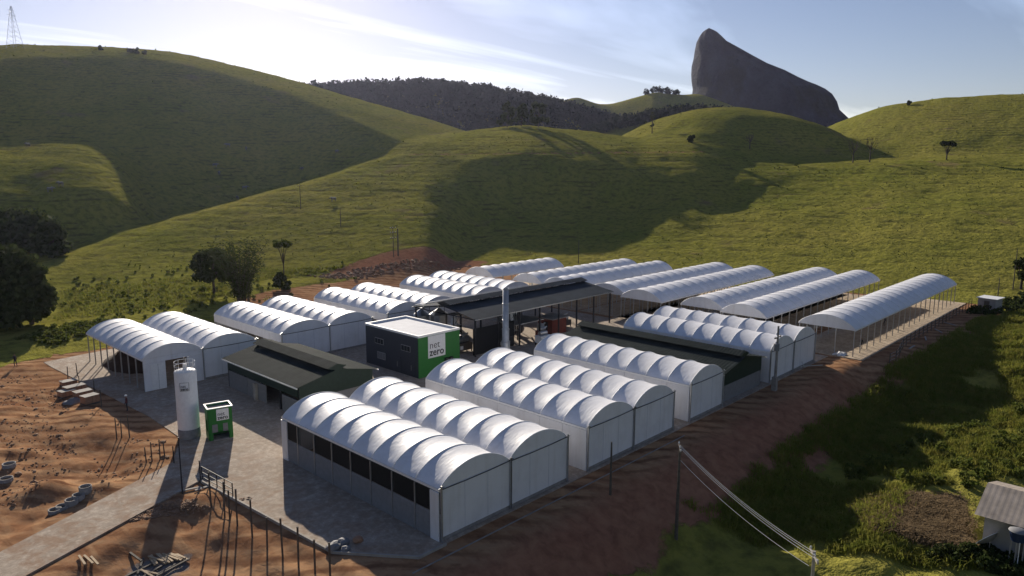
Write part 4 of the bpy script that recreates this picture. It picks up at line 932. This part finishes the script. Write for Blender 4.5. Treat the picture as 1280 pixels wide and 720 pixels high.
def cow_mesh():
    m = MB(); m.tube([(-.95, 0, 1.15), (-.7, 0, 1.12), (-.2, 0, 1.02), (.35, 0, 1.05), (.7, 0, 1.18), (1.0, 0, 1.25), (1.3, 0, 1.2), (1.62, 0, .98)], [.1, .33, .40, .38, .34, .2, .17, .1], 10)
    for x in (-.7, .55):
        for s in (-.2, .2): m.tube([(x, s, .95), (x+.05, s, .55), (x, s, .02)], [.15, .08, .06], 6)
    m.tube([(.5, 0, 1.35), (.6, 0, 1.55), (.78, 0, 1.4)], [.1, .14, .08], 8)
    m.tube([(-.95, 0, 1.2), (-1.05, 0, .6)], [.04, .03], 5)
    for s in (-.2, .2): m.tube([(1.28, s*.4, 1.3), (1.22, s*1.5, 1.32)], [.05, .02], 5)
    return m.mesh('cow', M['cow'], True)
cm_ = cow_mesh()
for k, (u, v) in enumerate(((63, 241), (76, 234), (35, 184), (269, 210), (274, 219), (285, 184), (308, 189), (306, 238), (297, 250), (417, 253), (377, 214), (421, 193))):
    P, rho = ground_hit(u, v); o = inst('cow', cm_, None, tuple(P), (0, 0, k*1.7+.4)); tag(o, ['leftmost pale cow of the pair above the upper left trees', 'right pale cow of the pair above the upper left trees', 'pale cow high up near the left frame edge', 'upper of two pale cows close together mid left hill', 'lower of two pale cows close together mid left hill', 'pale cow highest of the scattered group on the left hill', 'pale cow right of the highest one on the left hill', 'upper pale cow low on the shaded slope above the spur', 'lowest pale cow on the shaded slope above the spur', 'pale cow standing on the sunny spur left of centre', 'pale cow near the spur crest on the shaded side', 'rightmost pale cow near the spur crest'][k], 'cow', 'cattle on the hills')

# ------------------------------------------------------------------ foliage
def leaf_mat(name, a, b, trans=.25):
    t = NT(name); p = t.pos(); n = t.noise(p, .9, 3, .6); n2 = t.noise(p, 7.0, 2, .6)
    c = t.mix(t.ramp(n, .35, .68), a, b); c = t.mix(t.ramp(n2, .4, .75, 0, .5), c, tuple(q*.45 for q in a))
    t.set(Base_Color=c, Roughness=.85); t.b.inputs['Specular IOR Level'].default_value = .03
    tr = t.node('ShaderNodeBsdfTranslucent'); t._in(tr.inputs['Color'], c); mx = t.node('ShaderNodeMixShader'); mx.inputs[0].default_value = trans
    t.l.new(t.b.outputs[0], mx.inputs[1]); t.l.new(tr.outputs[0], mx.inputs[2]); t.l.new(mx.outputs[0], t.out.inputs['Surface']); return t.m
M['leaf'] = leaf_mat('dark_foliage', (.040, .058, .018), (.075, .088, .028))
M['leaf_light'] = leaf_mat('mid_foliage', (.100, .130, .026), (.170, .175, .042), .35)
M['leaf_wood'] = leaf_mat('woodland_foliage', (.014, .024, .014), (.030, .042, .022), .1)
M['grass_blade'] = leaf_mat('grass_blades', (.175, .205, .032), (.290, .260, .060), .4)
M['dry'] = leaf_mat('dry_cuttings', (.19, .135, .075), (.28, .20, .11), .2)
def leaf_quads(C, size, rg, up=.0, aspect=1.0):
    n = len(C); th = rg.uniform(0, 2*math.pi, n); cz = rg.uniform(-1, 1, n)*(1-up)+up*.2; sz = np.sqrt(1-cz**2)
    nrm = np.stack([sz*np.cos(th), sz*np.sin(th), cz], -1)
    a = np.cross(nrm, np.array([.31, .17, .93])+rg.normal(0, .3, (n, 3))); a /= np.linalg.norm(a, axis=1)[:, None]+1e-9; b = np.cross(nrm, a)
    s = (size*rg.uniform(.6, 1.35, n))[:, None]; a = a*s; b = b*s*aspect
    V = np.stack([C-a-b*.25, C-a*.1-b, C+a+b*.2, C+a*.05+b], 1)
    V[:, 1] += nrm*s*.15; V[:, 3] += nrm*s*.15
    return V.reshape(-1, 3)
def quad_mesh(name, V, mat):
    n = len(V)//4; me = bpy.data.meshes.new(name); me.vertices.add(n*4); me.vertices.foreach_set('co', V.astype(np.float32).ravel())
    me.loops.add(n*4); me.loops.foreach_set('vertex_index', np.arange(n*4, dtype=np.int32)); me.polygons.add(n)
    me.polygons.foreach_set('loop_start', np.arange(n, dtype=np.int32)*4); me.polygons.foreach_set('loop_total', np.full(n, 4, np.int32)); me.update(calc_edges=True); me.materials.append(mat); return me
def clump_points(centres, rads, per, rg, shell=.45):
    out = []
    for c, r in zip(centres, rads):
        d = rg.normal(size=(per, 3)); d /= np.linalg.norm(d, axis=1)[:, None]; rr = (shell+(1-shell)*rg.random(per)**.6)
        out.append(np.array(c)+d*np.array(r if hasattr(r, '__len__') else (r, r, r*.75))*rr[:, None]*rg.uniform(.7, 1.1, per)[:, None])
    return np.vstack(out)
def tree(label, P, h, w, seed, leaf=.35, mat='leaf', nclump=26, per=110, trunk=.35, shape='round', name='tree', group=None, lean=0.0):
    rg = np.random.default_rng(seed); g = thing(name, label, 'tree', tuple(P), rg.uniform(0, 6), group)
    cs, rs = [], []
    for k in range(nclump):
        q = rg.uniform(0, 2*math.pi); t = rg.random()
        if shape == 'umbrella': z = h*(.80+.16*rg.random()); R = w*.5*math.sqrt(rg.random())*.85; rad = w*rg.uniform(.10, .16); rad = (rad*1.2, rad*1.2, rad*.55)
        elif shape == 'bush': z = h*(.12+.66*t); R = w*.5*math.sqrt(max(.05, 1-(t*.95)**2))*rg.uniform(.35, .85); rad = w*rg.uniform(.12, .20)
        else: z = h*(.32+.58*t); R = w*.5*math.sqrt(max(.04, 1-(2*t-.85)**2/1.6))*rg.uniform(.25, .85); rad = w*rg.uniform(.11, .19)
        cs.append((R*math.cos(q)+lean*z, R*math.sin(q), z)); rs.append(rad)
    C = clump_points(cs, rs, per, rg)
    inst('crown', quad_mesh('crown', leaf_quads(C, leaf, rg), M[mat]), g)
    m = MB(); tr = trunk; m.tube([(0, 0, -.5), (.05*h*lean, 0, h*.3), (lean*h*.6, 0, h*.62)], [tr, tr*.75, tr*.35], 8)
    for c in cs[:9]: m.tube([(lean*h*.2, 0, h*.28), (c[0]*.5, c[1]*.5, (h*.3+c[2])*.5+.05*h), tuple(c)], [tr*.45, tr*.28, tr*.1], 5)
    m.build('trunk', M['bark'], g); return g
def bare_tree(label, P, h, seed):
    rg = random.Random(seed); g = thing('bare_tree', label, 'tree', tuple(P)); m = MB(); m.tube([(0, 0, -.4), (.1, 0, h*.35), (0, .1, h*.55)], [.28, .22, .15], 7)
    tw = MB()
    for k in range(11):
        q = rg.uniform(0, 6.28); s = rg.uniform(.3, .55); b0 = (0, 0, h*s); b1 = (h*.16*math.cos(q), h*.16*math.sin(q), h*(s+.22)); b2 = (h*.26*math.cos(q+.3), h*.26*math.sin(q+.3), h*min(1, s+.45))
        m.tube([b0, b1, b2], [.12, .08, .03], 5)
        for j in range(5):
            e = Vector(b1).lerp(Vector(b2), rg.random()); tw.tube([e, e+Vector((rg.uniform(-1, 1), rg.uniform(-1, 1), rg.uniform(.2, 1.2)))*h*.09], [.05, .025], 4)
    m.build('trunk', M['bark'], g); tw.build('twigs', M['bark'], g)
def tp(u, v): return ground_hit(u, v)[0]
# left dark trees
P = at_z(5, 412, 0.0); tree('huge dark rounded tree at the left edge beside the diggings', (P[0], P[1], gz(P[0], P[1])-.3), 15.5, 16.0, 1, .42, 'leaf', 70, 150, .5, 'bush')
P = at_z(38, 415, 0.0); tree('dark tree merging with the right flank of the huge left tree', (P[0]+1, P[1]+3, gz(P[0], P[1])-.3), 13.0, 8.0, 2, .40, 'leaf', 30, 120, .4, 'bush')
P = tp(30, 322); tree('wide dark flat topped tree above the huge left tree', P-np.array([0, 0, .5]), 15, 20, 3, .6, 'leaf', 46, 110, .5, 'bush')
P = tp(66, 322); tree('dark tree at the right end of the upper left trees', P-np.array([0, 0, .5]), 11, 9, 4, .55, 'leaf', 26, 100, .4, 'bush')
P = tp(4, 325); tree('dark tree cut by the left frame edge in the upper trees', P-np.array([0, 0, .5]), 14.5, 12, 5, .55, 'leaf', 26, 100, .4, 'bush')
# trees behind the rear greenhouses
P = at_z(268, 372, .3); tree('olive green round tree left of the tall bamboo clump', (P[0], P[1], gz(P[0], P[1])-.2), 10.0, 9.0, 6, .3, 'leaf', 34, 110, .3)
def bamboo(label, P, h, w, seed):
    rg = np.random.default_rng(seed); g = thing('bamboo_clump', label, 'bamboo', tuple(P)); m = MB(); C = []
    for k in range(46):
        q = rg.uniform(0, 6.28); r0 = rg.uniform(0, w*.12); hh = h*rg.uniform(.6, 1.0); out = w*.5*rg.uniform(.2, 1.0)
        pts = [(math.cos(q)*(r0+out*t**2.2), math.sin(q)*(r0+out*t**2.2), hh*(t-.12*t**3)*1.1) for t in np.linspace(0, 1, 7)]
        m.tube(pts, [.06, .06, .05, .05, .04, .03, .02], 4, False)
        pp = np.array(pts); t = rg.uniform(1.2, 6, 130); i = np.minimum(t.astype(int), 5); f_ = (t-i)[:, None]
        C.append(pp[i]*(1-f_)+pp[i+1]*f_+rg.normal(0, .38, (130, 3)))
    m.build('stems', M['bark'], g); inst('leaves', quad_mesh('leaves', leaf_quads(np.vstack(C), .26, rg, 0, .35), M['leaf']), g)
P = at_z(303, 384, .3); bamboo('tall dark bamboo clump behind the rear greenhouses', (P[0], P[1], gz(P[0], P[1])-.2), 14.5, 12.0, 7)
P = tp(355, 345); tree('slim umbrella crowned tree standing right of the bamboo clump', P, 8.6, 5.2, 8, .26, 'leaf_light', 18, 90, .16, 'umbrella')
P = tp(352, 362); tree('dark bush at the foot of the umbrella crowned tree', P-np.array([0, 0, .3]), 4.5, 4.5, 9, .24, 'leaf', 16, 90, .15, 'bush', 'shrub')
# hill trees
def hill_tree(u, v, hpx, wpx, label, seed, **kw):
    P, rho = ground_hit(u, v)
    if 'rho' in kw: rho = kw['rho']; P = at_rho(u, v, rho); P[2] = gz(P[0], P[1])
    s = rho/FPX
    tree(label, P-np.array([0, 0, .3]), hpx*s, wpx*s, seed, kw.get('leaf', .5), kw.get('mat', 'leaf'), kw.get('n', 18), kw.get('per', 70), .3, kw.get('shape', 'bush'), 'hill_tree', 'single trees on the hills')
hill_tree(634, 163, 38, 24, 'left one of the dark tree trio on the central ridge', 20, rho=366)
hill_tree(652, 164, 34, 20, 'middle one of the dark tree trio on the central ridge', 21, rho=370)
hill_tree(673, 163, 37, 27, 'right one of the dark tree trio on the central ridge', 22, rho=368)
hill_tree(865, 178, 10, 11, 'small round tree alone on the lit shoulder below the knoll', 23, n=12)
hill_tree(1183, 200, 20, 16, 'dark umbrella tree alone on the right hand pasture crest', 24, shape='umbrella', n=14)
hill_tree(126, 63, 6, 5, 'tiny tree alone on the left skyline', 25, n=8, per=40)
hill_tree(164, 66, 6, 9, 'tiny tree in the skyline group on the left hill', 26, n=8, per=40)
hill_tree(171, 67, 9, 6, 'taller tiny tree in the skyline group on the left hill', 27, n=8, per=40)
hill_tree(181, 68, 5, 7, 'rightmost tiny tree of the skyline group on the left hill', 28, n=8, per=40)
hill_tree(1137, 131, 6, 6, 'tiny tree alone on the right skyline', 29, n=8, per=40)
hill_tree(1276, 362, 34, 26, 'tree cut by the right frame edge beside the tall pole', 30, shape='round', leaf=.3, n=18)
hill_tree(815, 167, 30, 6, 'tall thin tree at the left foot of the lit knoll', 31, shape='round', n=8, per=40)
for k, (u, v, hp_, lab) in enumerate(((1066, 204, 26, 'left one of two bare trees on the pasture crest'), (1087, 203, 27, 'right one of two bare trees on the pasture crest'), (937, 186, 18, 'small bare tree on the shoulder below the knoll'))):
    P, rho = ground_hit(u, v); bare_tree(lab, P, hp_*rho/FPX, 40+k)
# lattice tower on the skyline
def lattice(u, v, hpx, label, wd=.16):
    P, rho = ground_hit(u, v); h = hpx*rho/FPX; g = thing('lattice_tower', label, 'tower', tuple(P), .4); b = h*.13
    w = lambda z: b*(1-z/h)*.95+.25
    for sx in (-1, 1):
        for sy in (-1, 1): MB().tube([(sx*w(0), sy*w(0), -.5), (sx*w(h*.6), sy*w(h*.6), h*.6), (sx*.25, sy*.25, h)], wd, 5).build('leg', M['steel'], g)
    m = MB(); zs = [h*k/9 for k in range(10)]
    for z0, z1 in zip(zs[:-1], zs[1:]):
        for s in (-1, 1):
            m.tube([(-w(z0), s*w(z0), z0), (w(z1), s*w(z1), z1)], wd*.6, 4); m.tube([(s*w(z0), -w(z0), z0), (s*w(z1), w(z1), z1)], wd*.6, 4)
    m.build('bracing', M['steel'], g)
    for z, l in ((h*.78, .11), (h*.9, .085)): MB().tube([(-h*l, 0, z), (h*l, 0, z)], wd, 4).build('crossarm', M['steel'], g)
lattice(19, 60, 40, 'grey lattice pylon on the skyline at upper left', .08)
lattice(552, 105, 14, 'faint small mast among the trees of the wooded ridge', .25)

# ------------------------------------------------------------------ woodland on the far ridges, undergrowth, grass
def scatter_ring(rg, n, a0, a1, r0, r1, test):
    out = []
    while sum(len(q) for q in out) < n:
        a = rg.uniform(a0, a1, n); r = rg.uniform(r0, r1, n); x = CX+r*np.cos(YAW-a); y = CY+r*np.sin(YAW-a); k = test(a, r, x, y); out.append(np.stack([x[k], y[k]], -1))
        if len(out) > 40: break
    return np.vstack(out)[:n]
def px(u): return math.atan((u-640)/FPX)
def crowns(XY, hs, per, leafsz, mat, name, label, rg, flat=1.0):
    Z = height(XY[:, 0], XY[:, 1]); n = len(XY)
    d = rg.normal(size=(n, per, 3)); d /= np.linalg.norm(d, axis=2)[:, :, None]; d *= rg.uniform(.5, 1.0, (n, per, 1))
    C = d*np.stack([hs*.45, hs*.45, hs*.5*flat], -1)[:, None, :]
    C += np.stack([XY[:, 0], XY[:, 1], Z+hs*.45*flat], -1)[:, None, :]
    o = inst(name, quad_mesh(name, leaf_quads(C.reshape(-1, 3), leafsz, rg), M[mat])); o['kind'] = 'stuff'; o['label'] = label; return o
rg = np.random.default_rng(5)
XY = scatter_ring(rg, 2900, px(330), px(860), 560, 800, lambda a, r, x, y: ridge_wood.h(a, r) > height(x, y)-6)
crowns(XY, rg.uniform(6, 12, len(XY)), 26, 1.3, 'leaf_wood', 'woodland', 'dark wood covering the hazy ridge behind the central hill', rg)
XY = scatter_ring(rg, 500, px(735), px(960), 600, 680, lambda a, r, x, y: ridge_wood2.h(a, r) > height(x, y)-6)
crowns(XY, rg.uniform(5, 10, len(XY)), 26, 1.1, 'leaf_wood', 'woodland', 'dark wood in the dip left of the lit knoll', rg)
XY = scatter_ring(rg, 34, px(800), px(842), 944, 958, lambda a, r, x, y: r > 0)
crowns(XY, rg.uniform(5, 9, len(XY)), 30, 1.0, 'leaf_wood', 'skyline_trees', 'row of trees on the far hill left of the rock peak', rg)
# shrubs behind and left of the yard
def pix_scatter(n, poly, z, rg):
    """points on the ground inside a surveyed outline"""
    Q = np.array([ground_hit(u, v)[0][:2] for u, v in poly]); lo, hi = Q.min(0), Q.max(0); out = []
    while len(out) < n:
        p = lo+(hi-lo)*rg.random(2); c = False; j = len(Q)-1
        for i in range(len(Q)):
            if (Q[i, 1] > p[1]) != (Q[j, 1] > p[1]) and p[0] < (Q[j, 0]-Q[i, 0])*(p[1]-Q[i, 1])/(Q[j, 1]-Q[i, 1])+Q[i, 0]: c = not c
            j = i
        if c: out.append(p)
    return np.array(out)
XY = pix_scatter(200, [(70, 395), (95, 345), (250, 335), (340, 338), (440, 326), (470, 340), (400, 362), (330, 385), (235, 395), (170, 402)], 0, rg)
k = fbm(XY[:, 0], XY[:, 1], 12, 3) > -.05; XY = XY[k]
crowns(XY, rg.uniform(.4, 1.1, len(XY))*(1+1.3*(rg.random(len(XY)) > .9)), 50, .14, 'leaf_light', 'undergrowth', 'low green shrubs between the rear greenhouses and the hill', rg, .8)
XY = pix_scatter(150, [(20, 425), (60, 412), (110, 404), (150, 400), (110, 418), (70, 432)], 0, rg)
crowns(XY, rg.uniform(.5, 1.3, len(XY)), 50, .16, 'leaf_light', 'undergrowth', 'rough grass and shrubs behind the diggings at far left', rg, .7)
XY = pix_scatter(100, [(1045, 600), (1110, 565), (1170, 548), (1230, 530), (1330, 520), (1330, 592), (1200, 612)], 0, rg)
crowns(XY, rg.uniform(.6, 1.7, len(XY)), 90, .15, 'leaf_light', 'undergrowth', 'leafy shrubs on the slope above the house', rg, .85)
XY = pix_scatter(120, [(1205, 392), (1280, 366), (1330, 360), (1330, 372), (1230, 396)], 0, rg)
crowns(XY, rg.uniform(.8, 1.8, len(XY)), 60, .2, 'leaf', 'undergrowth', 'hedge line of shrubs beyond the pump hut', rg, .8)
XY = pix_scatter(60, [(1160, 700), (1215, 690), (1290, 700), (1290, 740), (1160, 740)], 0, rg)
crowns(XY, rg.uniform(.5, 1.3, len(XY)), 90, .15, 'leaf', 'undergrowth', 'dark shrubs in front of the house at the bottom right', rg, .85)
def tufts(XY, h, per, mat, name, label, rg, wid=.05, spread=.25, lie=.35):
    Z = height(XY[:, 0], XY[:, 1]); n = len(XY)*per
    base = np.repeat(np.stack([XY[:, 0], XY[:, 1], Z-.03], -1), per, 0)+np.concatenate([rg.normal(0, spread, (n, 2)), np.zeros((n, 1))], 1)
    q = rg.uniform(0, 6.28, n); hh = np.repeat(h, per)*rg.uniform(.6, 1.2, n); d = np.stack([np.cos(q), np.sin(q), np.zeros(n)], -1); s = np.stack([-np.sin(q), np.cos(q), np.zeros(n)], -1)*wid
    ln = rg.uniform(.2, 1.0, n)[:, None]*lie
    tip = base+d*hh[:, None]*ln*1.6; tip[:, 2] += hh*(1-.4*ln[:, 0]); mid = base+d*hh[:, None]*ln*.5; mid[:, 2] += hh*.62
    V = np.stack([base-s, base+s, mid+s*.9, mid-s*.9, mid-s*.9, mid+s*.9, tip+s*.15, tip-s*.15], 1)
    o = inst(name, quad_mesh(name, V.reshape(-1, 3), M[mat])); o['kind'] = 'stuff'; o['label'] = label; return o
XY = pix_scatter(12000, [(840, 740), (880, 680), (920, 615), (960, 570), (1020, 530), (1105, 468), (1175, 428), (1222, 400), (1330, 366), (1330, 560), (1240, 600), (1140, 612), (1110, 670), (1230, 740)], 0, rg)
kk = fbm(XY[:, 0], XY[:, 1], 6, 3); XY = XY[kk > -.22]
dist = np.hypot(XY[:, 0]-CX, XY[:, 1]-CY)
tufts(XY, rg.uniform(.35, .95, len(XY)), 14, 'grass_blade', 'tall_grass', 'tall rough grass on the slope right of the greenhouses', rg, .035, .32, .6)
XY = pix_scatter(1500, [(1065, 640), (1120, 618), (1200, 620), (1215, 690), (1150, 680), (1090, 662)], 0, rg)
tufts(XY, rg.uniform(.2, .45, len(XY)), 14, 'dry', 'dry_cuttings', 'heap of brown dry cuttings beside the house', rg, .04, .35, 1.1)
XY = pix_scatter(1500, [(60, 440), (70, 400), (150, 392), (250, 380), (330, 350), (440, 332), (330, 335), (200, 350), (80, 360)], 0, rg)
tufts(XY, rg.uniform(.3, .7, len(XY)), 9, 'grass_blade', 'tall_grass', 'rough tufted grass at the foot of the sunny spur', rg, .07, .5, .6)

# tussocks and low weeds dotted over the pasture
XY = pix_scatter(1500, [(110, 320), (300, 262), (480, 212), (620, 172), (800, 185), (1000, 212), (1300, 205), (1300, 345), (900, 330), (560, 318), (330, 335), (150, 350)], 0, rg)
XY = XY[fbm(XY[:, 0], XY[:, 1], 22, 3) > -.12]
crowns(XY, rg.uniform(.15, .38, len(XY))*(1+1.6*(rg.random(len(XY)) > .985)), 9, .13, 'leaf_light', 'tussocks', 'dark tussocks and weeds dotted over the sunny pasture', rg, .8)
XY = scatter_ring(rg, 320, px(-60), px(1400), 290, 560, lambda a, r, x, y: fbm(x, y, 30, 3) > -.1)
crowns(XY, rg.uniform(.3, .9, len(XY)), 10, .24, 'leaf_light', 'tussocks', 'dark tussocks and weeds on the upper hillsides', rg, .8)
# clods and stones on the bare soil
bmx = bmesh.new(); bmesh.ops.create_icosphere(bmx, subdivisions=1, radius=1.0); IV = np.array([q.co[:] for q in bmx.verts]); IF = np.array([[q.index for q in f_.verts] for f_ in bmx.faces]); bmx.free()
def clods(XY, sizes, mat, label, name='clods'):
    n = len(XY); Z = height(XY[:, 0], XY[:, 1]); S = sizes[:, None, None]*rg.uniform(.6, 1.3, (n, len(IV), 1))*np.array([1.2, 1.0, .6])
    V = IV[None]*S; q = rg.uniform(0, 6.28, n); c_, s_ = np.cos(q)[:, None], np.sin(q)[:, None]
    V = np.stack([V[..., 0]*c_-V[..., 1]*s_, V[..., 0]*s_+V[..., 1]*c_, V[..., 2]], -1)+np.stack([XY[:, 0], XY[:, 1], Z+sizes*.15], -1)[:, None]
    F = (IF[None]+np.arange(n)[:, None, None]*len(IV)).reshape(-1, 3)
    o = inst(name, make_mesh(name, V.reshape(-1, 3).tolist(), F.tolist(), mat)); o['kind'] = 'stuff'; o['label'] = label
XY = pix_scatter(1500, [(0, 680), (0, 470), (70, 465), (130, 520), (225, 560), (205, 578), (60, 655)], 0, rg); k = fbm(XY[:, 0], XY[:, 1], 5, 3) > .02; XY = XY[k]
clods(XY, rg.uniform(.03, .13, len(XY))*(1+1.2*(rg.random(len(XY)) > .95)), M['clod'], 'clods of earth and rubble scattered over the diggings at left')
XY = pix_scatter(900, [(60, 719), (225, 625), (255, 625), (420, 700), (430, 719)], 0, rg); k = fbm(XY[:, 0], XY[:, 1], 4, 3) > .0; XY = XY[k]
clods(XY, rg.uniform(.04, .16, len(XY)), M['clod'], 'clods of earth on the red soil below the fence posts')
XY = pix_scatter(500, [(380, 345), (470, 332), (590, 332), (560, 342), (450, 350)], 0, rg)
clods(XY, rg.uniform(.1, .4, len(XY)), M['clod'], 'clods and rubble on the bare cut behind the rear greenhouses')

# ------------------------------------------------------------------ rock peak
prof = [(37, 884.5, 888), (38.5, 881, 892), (41, 877.5, 896.5), (46, 874, 902), (53, 870.5, 909), (62, 868.5, 925), (72, 867, 942), (82, 864.5, 960), (91, 864, 982), (100, 864.5, 999), (106, 865.5, 1012), (110, 866, 1022), (115, 865.5, 1032), (121, 864.5, 1040), (130, 863, 1046), (140, 860, 1049), (150, 852, 1060), (170, 838, 1080), (210, 815, 1110), (260, 780, 1150)]
RK = 1260.0; nseg = 72; v = []; f = []
for j, (vv, ul, ur) in enumerate(prof):
    pl, pr = at_rho(ul, vv, RK), at_rho(ur, vv, RK); c = (pl+pr)/2; ax = (pr-pl)/2; hw = np.linalg.norm(ax[:2]); fwd = np.array([-ax[1], ax[0], 0])/max(hw, 1e-6)
    dep = hw*.75+12
    for k in range(nseg):
        q = 2*math.pi*k/nseg; ca, sa = math.cos(q), math.sin(q)
        nn = 1+.05*float(vnoise(np.array(k*.42), np.array(j*.8)))*abs(sa)
        p = c+ax*ca*nn+fwd*dep*sa*(1+.16*float(vnoise(np.array(k*.33+9), np.array(j*.3+3))))
        v.append((p[0], p[1], c[2]))
for j in range(len(prof)-1):
    for k in range(nseg): a = j*nseg+k; b = j*nseg+(k+1) % nseg; f.append((a, a+nseg, b+nseg, b))
top = at_rho(886.5, 36.6, RK); v.append(tuple(top)); f += [(len(v)-1, k, (k+1) % nseg) for k in range(nseg)]
t = NT('haze_blue_gneiss'); p = t.pos(); st = t.noise(t.mapping(p, (.03, .03, .004)), 1.0, 5, .6, .4); n2 = t.noise(p, .012, 5, .6)
c = t.mix(t.ramp(st, .35, .68), (.008, .012, .026), (.030, .038, .060)); c = t.mix(t.ramp(n2, .50, .60), c, (.012, .016, .012)); nb = t.noise(p, .03, 6, .7); t.set(Base_Color=c, Roughness=.9, Normal=t.bump(t.math('ADD', st, nb), 1.0, 22)); t.b.inputs['Specular IOR Level'].default_value = .05  # blue of the distant haze is put into the rock's base colours
o = inst('rock_peak', make_mesh('rock_peak', v, f, t.m, True)); o['kind'] = 'structure'; o['label'] = 'bare dark rock peak rising steeply behind the hills'

# ------------------------------------------------------------------ air
t = bpy.data.materials.new('haze_air'); t.use_nodes = True; nt = t.node_tree; nt.nodes.clear()
ou = nt.nodes.new('ShaderNodeOutputMaterial'); pv = nt.nodes.new('ShaderNodeVolumePrincipled'); nt.links.new(pv.outputs[0], ou.inputs['Volume'])
pv.inputs['Color'].default_value = (.66, .70, 1.0, 1); pv.inputs['Density'].default_value = HAZE; pv.inputs['Anisotropy'].default_value = .64
o = MB().box(-2700, 2700, -2700, 2700, -80, 300).build('haze', t); o['kind'] = 'stuff'; o['label'] = 'thin pale haze filling the valley air'
